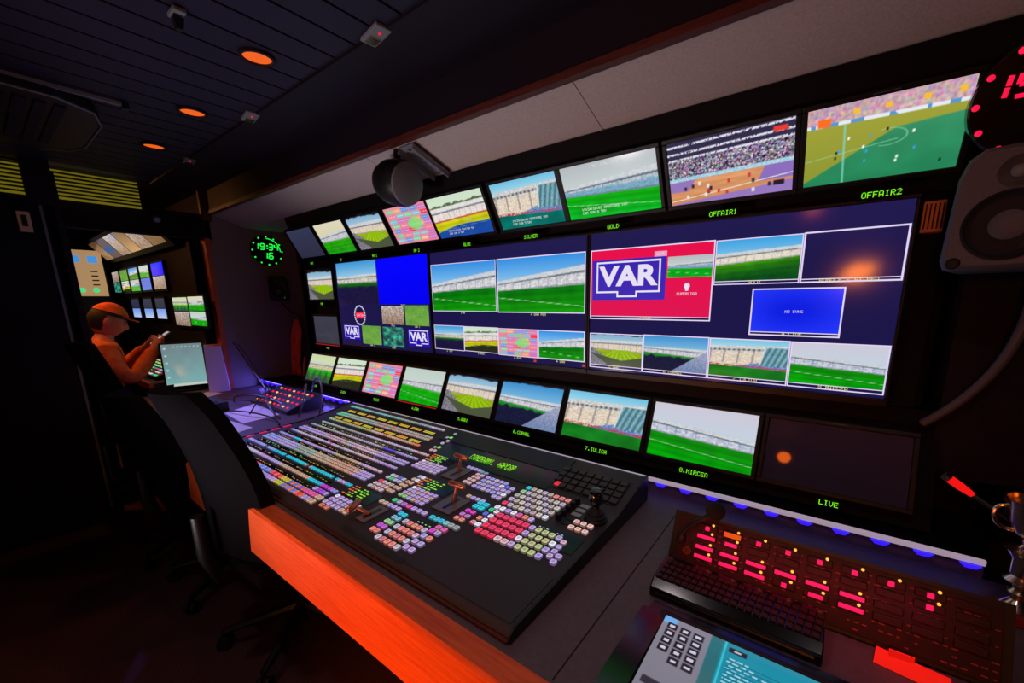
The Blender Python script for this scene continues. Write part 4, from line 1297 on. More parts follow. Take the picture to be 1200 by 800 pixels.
block(-0.190, -0.452, 2, 5, 0.0205, 0.0215, lambda i, j: (120, 150, 190) if j == 0 else PINKW, w=0.0165, d=0.015)
block(-0.262, -0.447, 4, 1, 0.0185, 0.02, lambda i, j: LILAC, w=0.0155, d=0.015)
block(-0.105, -0.604, 4, 1, 0.0205, 0.02, lambda i, j: [TAN, LILAC, LILAC, LILAC][i], w=0.017, d=0.0155)
block(-0.040, -0.616, 2, 2, 0.023, 0.0225, lambda i, j: CYAN, w=0.021, d=0.019)
block(-0.044, -0.668, 2, 3, 0.0215, 0.0235, lambda i, j: [MAG, (200, 120, 200), SALMON][j], w=0.017, d=0.016)
for (x, y, c) in ((-0.520, -0.274, GREY), (-0.511, -0.307, (150, 255, 90)), (-0.530, -0.312, GREY), (-0.503, -0.334, LILAC2), (-0.511, -0.357, LILAC2), (-0.495, -0.389, (140, 255, 110)), (-0.515, -0.395, GREY), (-0.491, -0.416, PINKW), (-0.512, -0.418, PINKW)):
    keys.append((x, y, 0.016, 0.014, c))
keys.append((0.104, -0.393, 0.024, 0.024, (250, 18, 40)))

# nearest hundred keys as parts, the rest as one field of keys
cpos = Vector((0.799, -1.463))
keys.sort(key=lambda k: -(k[2] * k[3]) / max(0.2, (Vector((k[0], k[1])) - cpos).length) ** 2)
keycache = {}
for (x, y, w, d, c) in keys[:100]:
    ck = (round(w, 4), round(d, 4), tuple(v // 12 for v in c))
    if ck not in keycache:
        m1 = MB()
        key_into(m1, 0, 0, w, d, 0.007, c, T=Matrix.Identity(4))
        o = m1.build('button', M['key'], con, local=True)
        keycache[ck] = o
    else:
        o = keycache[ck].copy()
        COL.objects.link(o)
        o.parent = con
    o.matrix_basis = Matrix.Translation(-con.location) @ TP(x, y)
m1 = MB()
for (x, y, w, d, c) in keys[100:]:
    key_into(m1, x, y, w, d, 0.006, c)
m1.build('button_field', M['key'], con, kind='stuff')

# little source displays: black strips with lit dashes
ds, dd = MB(), MB()
rnd = random.Random(5)


def disp(xa, xb, y, h, cols, dens=0.02, fillw=0.6):
    patch(xa, xb, y - h / 2, y + h / 2, 0.0012).build('source_display', M['lcd'], con)
    x = xa + 0.006
    while x < xb - 0.008:
        if rnd.random() < fillw:
            ww = dens * rnd.uniform(0.35, 0.75)
            c = cols[rnd.randrange(len(cols))]
            T = TP(x + ww / 2, y + rnd.uniform(-0.1, 0.1) * h, 0.0018)
            dd.add([(-ww / 2, -h * .13, 0), (ww / 2, -h * .13, 0), (ww / 2, h * .13, 0), (-ww / 2, h * .13, 0)], [(0, 1, 2, 3)], c, T)
        x += dens


AMB, LIME, DIM = (200, 150, 50), (150, 230, 40), (110, 100, 60)
for yy in (-0.857, -0.803, -0.750, -0.671, -0.629, -0.583, -0.529):
    disp(XA + 0.02, -0.6, yy, 0.014, [AMB, DIM, (150, 120, 110), (190, 150, 110)], 0.02, 0.75)
disp(XA + 0.02, -0.9, -0.741, 0.012, [(70, 210, 60)], 0.03, 0.25)
disp(XA + 0.05, -0.56, -0.481, 0.02, [(200, 196, 150), (150, 145, 120), DIM], 0.028, 0.85)
for y in (-0.391, -0.309):
    for i in range(8):
        x = XA + 0.04 + i * 0.092
        patch(x, x + 0.084, y - 0.011, y + 0.011, 0.0012).build('source_display', M['lcd'], con)
        c = [(214, 180, 30), (214, 180, 30), (226, 160, 40), (205, 190, 40)][i % 4]
        for dy in (-0.0045, 0.0045):
            dd.add([(-0.036, -0.0032, 0), (0.036, -0.0032, 0), (0.036, 0.0032, 0), (-0.036, 0.0032, 0)], [(0, 1, 2, 3)], c, TP(x + 0.042, y + dy, 0.0018))


def lcd(x0, x1, y0, y1, rows, cols, ncol=6):
    patch(x0, x1, y0, y1, 0.0015).build('effects_display', M['lcd'], con)
    for j in range(rows):
        y = y1 - (j + 0.7) * (y1 - y0) / (rows + 0.3)
        for i in range(ncol):
            if rnd.random() < 0.8:
                x = x0 + (i + 0.5) * (x1 - x0) * 0.66 / ncol
                ww = (x1 - x0) * 0.66 / ncol * rnd.uniform(0.5, 0.95)
                dd.add([(-ww / 2, -0.0026, 0), (ww / 2, -0.0026, 0), (ww / 2, 0.0026, 0), (-ww / 2, 0.0026, 0)], [(0, 1, 2, 3)], cols[min(len(cols) - 1, i * len(cols) // ncol)], TP(x, y, 0.0022))


lcd(-0.50, -0.345, -0.823, -0.758, 5, [(226, 100, 50), LIME, LIME])
lcd(-0.335, -0.175, -0.652, -0.584, 5, [(235, 130, 40), LIME, LIME])
lcd(-0.475, -0.345, -0.488, -0.428, 5, [(235, 120, 40), LIME, (150, 220, 90)])
lcd(0.20, 0.325, -0.675, -0.603, 0, [LIME])
disp(-0.135, -0.04, -0.789, 0.014, [LIME], 0.016, 0.9)
disp(0.18, 0.27, -0.616, 0.012, [(190, 200, 190)], 0.012, 0.7)
dd.build('display_reading', M['dash'], con, kind='stuff')
# long name display strip on the back slope
patch(-0.487, 0.083, -0.436, -0.335, 0.002).build('name_strip', M['lcd'], con)
ns = con.children[-1]
T = TP(-0.20, -0.386, 0.0045) @ Matrix.Rotation(R(-90), 4, 'X')
dots(MB(), 'CAMERAMY. +APC8P', 0.034, T, wscale=0.48).build('strip_lettering', M['led_lime'], ns)
patch(-0.565, 0.085, -0.332, -0.243, 0.003).build('rear_cover', M['console_dark'], con)
# red lit keys along the left end, reading as a strip
for i in range(6):
    y = -0.872 + i * 0.056
    MB().box((0, 0, 0.002), (0.02, 0.036, 0.004), T=TP(-1.432, y), bev=0.001).build('tally_key', glow('tally_key_red', (190, 24, 70), 0.8) if i == 0 else bpy.data.materials['tally_key_red'], con)
# blank wrist panel
patch(-0.010, 0.335, -0.925, -0.768, 0.0015).build('blank_panel', M['console'], con)
patch(-0.30, -0.012, -0.935, -0.918, 0.0012).build('blank_strip', M['console_dark'], con)
# memory keypad on the back slope
kb = patch(0.068, 0.322, -0.415, -0.281, 0.0015).build('keypad_base', M['console_dark'], con)
for j in range(4):
    for i in range(8):
        x, y = 0.085 + i * 0.0312 + j * 0.002, -0.303 - j * 0.0305
        if (i, j) == (0, 3):
            continue
        m1 = MB().box((0, 0, 0.004), (0.025, 0.024, 0.006), T=TP(x, y), bev=0.002)
        m1.build('keypad_key', M['pad'], kb)


def fader(x0, x1, y0, y1, lever=True, lean=0.0):
    pl = patch(x0, x1, y0, y1, 0.004).build('fader_plate', M['slot'], con, bev=0.001)
    xm, ym = (x0 + x1) / 2, (y0 + y1) / 2
    MB().box((0, 0, 0.0046), (0.012, (y1 - y0) * 0.7, 0.001), T=TP(xm, ym)).build('fader_slot', M['lcd'], pl)
    b = Vector((xm, ym + (y1 - y0) * (0.12 if lever else -0.1), zc(ym) + 0.004))
    if lever:
        top = b + Vector((0.004, 0.012, 0.055))
    else:
        top = b + Vector((-0.05, -0.02, 0.022))
    lv = MB().tube([b, b * 0.5 + top * 0.5, top], [0.007, 0.0055, 0.005], 10).build('fader_lever', M['copper'], con, smooth=True)
    q = Vector((0.034, 0.0, 0.0)) if lever else Vector((0.012, -0.028, -0.002))
    MB().tube([top - q, top - q * 0.8, top + q * 0.8, top + q], [0.006, 0.010, 0.010, 0.006], 12).build('lever_handle', M['copper'], lv, smooth=True)


fader(-0.158, -0.078, -0.716, -0.622)
fader(-0.302, -0.232, -0.552, -0.462)
fader(-0.305, -0.258, -0.884, -0.796, lever=False)
# small black faders right of the key block
for i in range(5):
    x, y = 0.214 - i * 0.0008, -0.452 - i * 0.026
    fb2 = MB().box((0, 0, 0.010), (0.016, 0.012, 0.02), T=TP(x, y), bev=0.002).build('fader_knob', M['plastic'], con)
    if i < 3:
        MB().box((0, 0, 0.0015), (0.03, 0.016, 0.003), T=TP(0.243, y - 0.004)).build('meter_window', mat('meter_grey', (150, 165, 170), 0.4) if i == 0 else bpy.data.materials['meter_grey'], con)
    else:
        MB().box((0, 0, 0.0012), (0.03, 0.016, 0.002), T=TP(0.243, y - 0.004)).build('meter_window', M['console_dark'], con)
# joystick
jy = MB().lathe([(0.034, 0), (0.034, 0.006), (0.030, 0.010), (0.030, 0.016), (0.024, 0.020), (0.024, 0.026), (0.014, 0.034), (0.010, 0.04)], (0.302, -0.50, zc(-0.5)), 24).build('joystick_boot', M['rubber'], con, smooth=True)
MB().lathe([(0.010, 0.036), (0.010, 0.045), (0.017, 0.052), (0.020, 0.066), (0.020, 0.082), (0.016, 0.092), (0.0, 0.095)], (0.302, -0.50, zc(-0.5)), 24).build('joystick_grip', M['gloss'], jy, smooth=True)

# ================================================================ INTERCOM KEY PANEL ON THE RIGHT
TI = R(25)
ip = thing('intercom_panel', 'red lit intercom key panel standing on the desk right of the console', 'panel', (0.535, -0.53, 0.745), (-TI, 0, 0))
MB().prism([(-0.012, -0.004), (0.0, -0.004), (0.0, 0.142), (-0.012, 0.142)], -0.012, 0.572, T=None).build('face_frame', M['plastic'], ip, local=True)
mbw = MB().prism([(0.0, 0.0), (0.0, 0.14), (0.05, 0.13), (0.062, 0.03)], -0.006, 0.566)
mbw.build('case', M['plastic'], ip, local=True)
MB().box((0.28, -0.0135, 0.069), (0.556, 0.004, 0.13), bev=0.001).build('face_plate', M['keypanel'], ip, local=True)
cols = [0.604, 0.659, 0.714, 0.771, 0.828, 0.886, 0.942, 0.998, 1.055]
LIT = {(0, 0): 'dot', (1, 0): 'org', (2, 0): 'dot', (3, 0): 'dot', (4, 0): 'dot', (5, 0): 'dot', (6, 0): 'dot', (7, 0): 'dot', (7, 1): 'dot',
       (0, 1): 'bar', (0, 2): 'bar', (0, 3): 'bar', (1, 1): 'half', (1, 2): 'bar', (1, 3): 'bar', (2, 2): 'bar', (2, 3): 'bar', (3, 2): 'bar', (3, 3): 'dot', (4, 2): 'bar', (4, 3): 'half', (5, 2): 'bar', (5, 3): 'bar'}
for i, x in enumerate(cols):
    for j, s in enumerate((0.118, 0.097, 0.072, 0.050)):
        st = LIT.get((i, j))
        xl = x - 0.535
        cap = MB().box((xl, -0.018, s), (0.044, 0.008, 0.015), bev=0.002).build('talk_key', M['keypanel'], ip, local=True)
        if st in ('bar', 'half', 'dot'):
            ww = {'bar': 0.040, 'half': 0.026, 'dot': 0.010}[st]
            MB().box((xl, -0.0222, s - 0.001), (ww, 0.003, 0.0085 if st != 'dot' else 0.010), bev=0.001).build('key_light', M['pink_key'], cap, local=True)
        if st == 'org':
            MB().box((xl, -0.0222, s - 0.001), (0.036, 0.003, 0.011), bev=0.001).build('key_light', glow('orange_key', (240, 80, 10), 0.9), cap, local=True)
        if st:
            MB().lathe([(0.003, 0), (0.0025, 0.003), (0, 0.004)], T=rotT((xl + 0.012, -0.0215, s + 0.0095), rx=R(90)), seg=10).build('indicator', M['amber'], cap, local=True)
MB().lathe([(0.004, 0), (0.003, 0.003), (0, 0.004)], T=rotT((0.425, -0.016, 0.07), rx=R(90)), seg=10).build('indicator', M['amber'], ip, local=True)
MB().lathe([(0.0095, 0), (0.0095, 0.002), (0.008, 0.002), (0.008, 0)], T=rotT((0.03, -0.0155, 0.052), rx=R(90)), seg=24).build('jack_ring', M['copper'], ip, local=True)
# fine rows of lettering marks
mbm = MB()
for r in range(9):
    for i in range(40):
        if random.random() < 0.6:
            mbm.box((0.06 + i * 0.0126, -0.0157, 0.012 + r * 0.0135), (random.uniform(0.003, 0.009), 0.0006, 0.0022))
mbm.build('face_printing', mat('printing_red', (140, 40, 40), 0.6), ip, local=True)['kind'] = 'stuff'
lamp('key_glow', 'AREA', (0.80, -0.60, 0.87), 0.22, (1.0, 0.05, 0.10), shape='RECTANGLE', size=0.45, size_y=0.02, to=(0.80, -0.53, 0.80))

# gooseneck microphone on the panel
gm = thing('gooseneck_microphone', 'short gooseneck microphone with black foam ball at the red panel', 'microphone', (0.545, -0.52, 0.84))
MB().lathe([(0.012, 0), (0.011, 0.012), (0.006, 0.018)], (0.547, -0.512, 0.815), 16).build('socket', M['plastic'], gm, smooth=True)
MB().tube(bez((0.547, -0.512, 0.83), (0.555, -0.505, 0.85), (0.58, -0.505, 0.875), (0.612, -0.505, 0.905)), 0.006, 8).build('gooseneck', M['cable'], gm, smooth=True)
MB().lathe([(0.0, -0.022), (0.013, -0.019), (0.021, -0.008), (0.0225, 0.003), (0.018, 0.014), (0.009, 0.021), (0.0, 0.022)], (0.619, -0.505, 0.914), 20).build('foam_ball', mat('mic_foam', (20, 14, 16), 0.95, bump=0.6, nscale=300), gm, smooth=True)

# second microphone with red lit ring, on the right
gm = thing('lit_gooseneck_microphone', 'slim gooseneck microphone with glowing red tip by the metal cup', 'microphone', (1.2, -0.25, 0.74))
gk = MB().tube(bez((1.2, -0.25, 0.742), (1.25, -0.24, 0.9), (1.17, -0.235, 0.92), (1.092, -0.2, 0.965)), 0.005, 8).build('gooseneck', M['cable'], gm, smooth=True)
MB().tube([(1.092, -0.2, 0.965), (1.07, -0.2, 0.98), (1.05, -0.2, 0.994)], [0.006, 0.009, 0.009], 12).build('light_ring', glow('mic_red', (255, 20, 20), 0.9), gm, smooth=True)
MB().tube([(1.05, -0.2, 0.994), (1.041, -0.2, 1.0)], [0.0095, 0.009], 12).build('capsule', M['steel'], gm, smooth=True)
MB().lathe([(0.03, 0), (0.03, 0.01), (0.008, 0.016)], (1.2, -0.25, 0.742), 16).build('foot', M['plastic'], gm, smooth=True)

# metal cup / trophy
cup = thing('metal_trophy', 'shiny metal trophy cup on a dark red base, right edge of the desk', 'trophy', (1.165, -0.28, 0.74))
c0 = (1.168, -0.28, 0.741)
MB().box((1.175, -0.285, 0.754), (0.085, 0.06, 0.024), bev=0.004).build('base_block', mat('base_red', (120, 34, 34), 0.35), cup)
MB().lathe([(0.026, 0.026), (0.022, 0.032), (0.010, 0.045), (0.012, 0.055), (0.018, 0.062), (0.010, 0.07), (0.014, 0.082), (0.026, 0.085), (0.030, 0.09), (0.018, 0.10), (0.020, 0.135), (0.03, 0.15), (0.035, 0.155), (0.022, 0.158), (0.012, 0.168), (0.014, 0.18)], c0, 28).build('stem', M['chrome'], cup, smooth=True)
MB().lathe([(0.012, 0.178), (0.03, 0.195), (0.042, 0.22), (0.047, 0.25), (0.05, 0.262), (0.046, 0.262), (0.040, 0.225), (0.0, 0.19)], c0, 28).build('bowl', M['chrome'], cup, smooth=True)
for s in (-1, 1):
    MB().tube(bez((1.168 + s * 0.043, -0.28, 0.985), (1.168 + s * 0.07, -0.28, 0.985), (1.168 + s * 0.062, -0.28, 0.93), (1.168 + s * 0.028, -0.28, 0.935)), 0.004, 8).build('handle', M['chrome'], cup, smooth=True)

# slim keyboard at the foot of the panel
kb = thing('control_keyboard', 'dark keyboard shelf with dim red keys below the intercom panel', 'keyboard', (0.685, -0.58, 0.74))
MB().prism([(-0.655, 0.741), (-0.655, 0.764), (-0.635, 0.778), (-0.548, 0.786), (-0.548, 0.741)], 0.522, 0.848).build('body', M['gloss'], kb, bev=0.003)
n = 0
for r in range(4):
    for i in range(22):
        x, y = 0.534 + i * 0.0143 + r * 0.002, -0.626 + r * 0.0185
        z = 0.7788 + r * 0.0017
        if n < 100:
            MB().box((x, y, z + 0.0022), (0.0118, 0.0148, 0.005), bev=0.0012).build('keycap', M['keypanel'], kb)
        n += 1
MB().box((0.685, -0.6565, 0.756), (0.30, 0.003, 0.003)).build('front_highlight', M['steel'], kb)

# dark trough and touch monitor
tr = thing('monitor_tray', 'black recessed tray in the desk around the touch screen', 'tray', (0.8, -0.8, 0.74))
frame_mb(0.575, 1.05, -0.98, -0.70, (0.05, 0.02, 0.02, 0.03), -0.749, -0.7405).build('rim', M['gloss'], tr, local=True)
rim = tr.children[-1]
rim.rotation_euler = (R(-90), 0, 0)
rim.location = Vector((0, 0, 0)) - tr.location
touch = thing('touch_monitor', 'touch screen lying on the desk with grey keypad and teal page', 'monitor', (0.578, -0.703, 0.7515), (R(-90 + 3), 0, 0))
MB().box((0.22, 0.008, -0.13), (0.47, 0.012, 0.29), bev=0.003).build('bezel', M['plastic'], touch, local=True)


def p_touch(u, v):
    img = mixc((30, 140, 165), (20, 150, 175), v) * (0.96 + 0.06 * vn(u, v, 6, 6, 3))[..., None]
    put(img, soft(0.21 - u, 0.004), mixc((132, 128, 142), (120, 116, 130), v))
    put(img, soft(0.025 - abs(u - 0.235), 0.004), mixc((40, 110, 120), (70, 90, 96), v))
    put(img, soft(0.004 - abs(u - 0.27), 0.003), C3((60, 190, 205)))
    put(img, soft(0.03 - abs(u - 0.03)) * soft(0.035 - abs(v - 0.035)), C3((110, 170, 235)))
    for r in range(5):
        for c in range(3):
            if r == 4 and c == 0:
                continue
            x0, y0 = 0.03 + c * 0.058, 0.085 + r * 0.075 + (-0.0 if c else 0.0)
            m = soft(np.minimum(0.022 - abs(u - x0 - 0.016), 0.5 * (0.05 - abs(v - y0) * 1.6)), 0.004)
            put(img, m, C3((30, 26, 40)))
            put(img, m * (abs(v - y0) < 0.012) * (abs(u - x0 - 0.016) < 0.012), C3((205, 200, 215)))
    for (x, y) in ((0.32, 0.06), (0.62, 0.06), (0.47, 0.46)):
        put(img, soft(0.035 - abs(u - x), 0.004) * soft(0.022 - abs(v - y), 0.008), C3((34, 30, 44)))
        put(img, soft(0.014 - abs(u - x), 0.004) * soft(0.008 - abs(v - y), 0.006), C3((200, 200, 210)))
    for k in range(9):
        y = 0.14 + k * 0.03
        ln = (abs(v - y) < 0.006) & (np.sin(u * 210 + k * 3) > -0.5) & (((u > 0.29) & (u < 0.37 + 0.02 * (k % 3))) | ((u > 0.42) & (u < 0.50) & (k > 1)) | ((u > 0.56) & (u < 0.62) & (k > 3)))
        put(img, ln * 0.8, C3((190, 230, 235)))
        put(img, (abs(v - y - 0.012) < 0.003) & (u > 0.29) & (u < 0.7), C3((30, 90, 120)))
    put(img, soft(0.09 - abs(u - 0.11), 0.004) * soft(0.03 - abs(v - 0.62), 0.008), C3((50, 44, 56)))
    return img


s = picture('screen', p_touch, 0, 0.44, -0.26, 0, 0.0, touch, 620)

# red lit card and cable on the right
t = thing('red_label_card', 'glowing red folded card at the foot of the intercom panel', 'card', (0.97, -0.58, 0.741))
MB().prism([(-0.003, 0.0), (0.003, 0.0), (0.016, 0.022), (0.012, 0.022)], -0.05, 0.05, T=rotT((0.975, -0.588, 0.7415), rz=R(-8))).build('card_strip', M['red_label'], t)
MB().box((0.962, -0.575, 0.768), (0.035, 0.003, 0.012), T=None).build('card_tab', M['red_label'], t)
tag(MB().tube(bez((1.0, -0.575, 0.745), (1.08, -0.56, 0.755), (1.18, -0.53, 0.745), (1.3, -0.52, 0.745)), 0.003, 6).build('thin_cable', mat('cable_red', (120, 40, 44), 0.4), None, smooth=True), 'thin reddish cable lying on the desk right of the red card', 'cable')
tag(MB().tube(bez((1.145, -0.06, 1.5), (1.17, -0.06, 1.3), (1.11, -0.06, 1.18), (1.02, 0.0, 1.07)), 0.011, 10).build('thick_cable', M['cable_grey'], None, smooth=True), 'thick cable curving down below the loudspeaker', 'cable')

# ================================================================ LEFT END OF THE DESK
# small intercom box with red lit keys
ib = thing('belt_station', 'small sloping intercom box with red lit dots among cables, left of the console', 'panel', (-2.05, -0.33, 0.74))
MB().prism([(-0.44, 0.741), (-0.44, 0.765), (-0.25, 0.83), (-0.22, 0.83), (-0.22, 0.741)], -2.35, -1.80).build('case', M['plastic'], ib, bev=0.004)
sl = math.atan2(0.065, 0.19)
for r in range(4):
    for i in range(8):
        T = rotT((-2.28 + i * 0.062 + (r % 2) * 0.02, -0.415 + r * 0.048, 0.774 + r * 0.0164), rx=sl)
        MB().box((0, 0, 0.002), (0.016, 0.012, 0.006), T=T, bev=0.001).build('lit_key', [M['led_red'], glow('key_pinkish', (255, 120, 110), 0.9)][0] if (r + i) % 3 else M['amber'], ib)

# clip-on cable tangle: several separate cables
rg = random.Random(12)
CABLES = [((-2.5, -0.3), (-1.75, -0.5), 0.09, 'black cable looped in the tangle before the small intercom box'),
          ((-2.45, -0.5), (-1.9, -0.42), 0.06, 'black cable bundled beside the white sheets'),
          ((-2.2, -0.62), (-1.62, -0.56), 0.02, 'black cable running along the desk toward the console'),
          ((-2.6, -0.62), (-2.0, -0.44), 0.03, 'black cable crossing the blue lit sheets'),
          ((-2.35, -0.42), (-2.02, -0.56), 0.05, 'short black cable hanging off the small intercom box')]
for a, b, h, lab in CABLES:
    p1 = (a[0] + rg.uniform(0.05, 0.2), a[1] + rg.uniform(-0.15, 0.1), 0.745 + h * 2)
    p2 = (b[0] - rg.uniform(0.05, 0.2), b[1] + rg.uniform(-0.1, 0.15), 0.745 + h)
    tag(MB().tube(bez((*a, 0.7455), p1, p2, (*b, 0.7455), 22), 0.0042, 6).build('desk_cable', M['cable'], None, smooth=True), lab, 'cable', 'black cables on the desk')
for k, (a, b, h, lab) in enumerate([((-1.95, -0.22), (-1.62, -0.34), 0.17, 'grey cable arching over the small intercom box'), ((-2.0, -0.25), (-1.7, -0.42), 0.11, 'lower grey cable beside the arching one')]):
    tag(MB().tube(bez((*a, 0.82), (a[0] + 0.1, a[1], 0.84 + h), (b[0] + 0.04, b[1] + 0.05, 0.80 + h), (*b, 0.7455), 20), 0.005, 8).build('arched_cable', M['cable_grey'], None, smooth=True), lab, 'cable')
# thin arm reaching up past the box
arm = thing('boom_stand', 'thin grey metal boom leaning from the desk up to the post', 'stand', (-2.46, -0.27, 0.74))
MB().lathe([(0.03, 0), (0.03, 0.012), (0.012, 0.02)], (-2.44, -0.285, 0.741), 16).build('clamp', M['plastic'], arm, smooth=True)
MB().tube([(-2.44, -0.285, 0.755), (-2.93, -0.30, 1.11)], 0.007, 8).build('lower_tube', M['steel'], arm, smooth=True)
MB().tube([(-2.46, -0.27, 0.79), (-2.90, -0.285, 1.10)], 0.004, 8).build('spring_rod', M['cable'], arm, smooth=True)
MB().tube([(-2.94, -0.30, 1.105), (-2.92, -0.30, 1.115)], 0.010, 10).build('end_joint', M['steel'], arm, smooth=True)

t = thing('dark_desk_box', 'flat black box with a small pale stick, front left of the desk', 'box', (-2.38, -0.66, 0.74))
MB().box((-2.38, -0.66, 0.77), (0.26, 0.14, 0.056), bev=0.006).build('case', M['plastic'], t)
MB().tube([(-2.44, -0.66, 0.80), (-2.455, -0.67, 0.85)], 0.011, 10).build('antenna', M['grey_plastic'], t, smooth=True)
MB().box((-2.3, -0.66, 0.80), (0.06, 0.05, 0.006)).build('top_plate', M['rubber'], t)


def sheet(pts, label):
    m1 = MB().prism(pts, 0.7405, 0.7425, 'z')
    return tag(m1.build('paper_sheet', M['white_paper'], None), label, 'paper', 'paper sheets on the desk')


sheet([(-2.30, -0.43), (-1.86, -0.46), (-1.83, -0.66), (-2.18, -0.64)], 'white paper lit blue beside the cable tangle')
sheet([(-2.05, -0.69), (-1.70, -0.66), (-1.66, -0.74), (-1.98, -0.80)], 'white paper strip lit blue in front of the cables')
sheet([(-2.90, -0.80), (-2.72, -0.70), (-2.88, -0.44), (-3.02, -0.47)], 'long white paper before the tilted touch display')

# tilted display in the opening
lp = thing('desk_monitor', 'small monitor showing grey-green desktop, standing in the opening', 'monitor', (-3.19, -0.56, 0.742), (0, 0, R(73)))
MB().box((0, 0.06, 0.008), (0.2, 0.14, 0.014), bev=0.004).build('stand_foot', M['plastic'], lp, local=True)
MB().tube([(0, 0.07, 0.014), (0, 0.05, 0.2)], 0.014, 8).build('stand_neck', M['plastic'], lp, local=True)
tilt = R(-8)
hd = MB().box((0, 0.015, 0.205), (0.262, 0.022, 0.345), bev=0.005).build('bezel', M['plastic'], lp, local=True)


def p_desktop(u, v):
    img = mixc((110, 130, 135), (120, 175, 175), v) * (0.95 + 0.08 * vn(u, v, 5, 5, 4))[..., None]
    put(img, soft(v - 0.94), C3((190, 196, 190)))
    for i in range(5):
        put(img, soft(0.03 - abs(u - 0.08)) * soft(0.018 - abs(v - 0.1 - i * 0.17)), C3((190, 205, 205)))
    for i in range(7):
        put(img, soft(0.02 - abs(u - 0.3 - i * 0.1)) * soft(0.015 - abs(v - 0.07)), C3((170, 190, 190)))
    return img


picture('screen', p_desktop, -0.12, 0.12, 0.045, 0.365, 0.0035, lp, 260)
for c in lp.children:
    if c.name.startswith(('bezel', 'screen')):
        c.rotation_euler = (tilt, 0, 0)
# white box behind it
wb = thing('document_box', 'white upright document box beside the post, behind the small monitor', 'box', (-2.99, -0.42, 0.74), (0, 0, R(70)))
MB().prism([(-0.062, 0.0), (0.068, 0.0), (0.05, 0.345), (-0.05, 0.36)], -0.035, 0.035, 'y').build('box_body', M['white_paper'], wb, local=True, bev=0.003)
MB().box((0, 0, 0.355), (0.1, 0.05, 0.01)).build('box_rim', mat('rim_orange', (225, 120, 50), 0.5), wb, local=True)

# cloth hanging on the recess wall
cl = thing('hanging_cloth', 'orange and red cloth with dark blue one hung on a hook left of the monitors', 'cloth', (-2.7, 0.1, 1.25))
b = MB()
U, VV = 16, 22
vs = []
for j in range(VV + 1):
    t_ = j / VV
    wdt = 0.03 + 0.17 * min(1, t_ * 1.6) - 0.04 * max(0, t_ - 0.7)
    for i in range(U + 1):
        s_ = i / U - 0.5
        vs.append((-2.74 + s_ * wdt * 1.3 - 0.05 * t_, 0.10 + 0.03 * math.sin(s_ * 16 + t_ * 3) * min(1, t_ * 2) - 0.015, 1.27 - 0.46 * t_))
fs = [(j * (U + 1) + i, j * (U + 1) + i + 1, (j + 1) * (U + 1) + i + 1, (j + 1) * (U + 1) + i) for j in range(VV) for i in range(U)]
b.add(vs, fs)
o = b.build('red_cloth', M['red_cloth'], cl, smooth=True)
sm = o.modifiers.new('thick', 'SOLIDIFY')
sm.thickness = 0.012
b = MB()
b.add([(x + 0.13 + 0.10 * (1.27 - z), y + 0.01, z - 0.03) for x, y, z in vs], fs)
o = b.build('navy_cloth', M['navy_cloth'], cl, smooth=True)
o.modifiers.new('thick', 'SOLIDIFY').thickness = 0.012
MB().tube([(-2.74, 0.285, 1.29), (-2.74, 0.10, 1.29), (-2.74, 0.085, 1.305)], 0.006, 8).build('hook', M['steel'], cl)
tag(MB().tube(bez((-2.9, 0.06, 1.43), (-2.86, 0.06, 1.36), (-2.8, 0.09, 1.33), (-2.76, 0.1, 1.3)), 0.005, 6).build('speaker_cable', M['cable'], None), 'black cable dropping from the small speaker to the hanging cloth', 'cable')


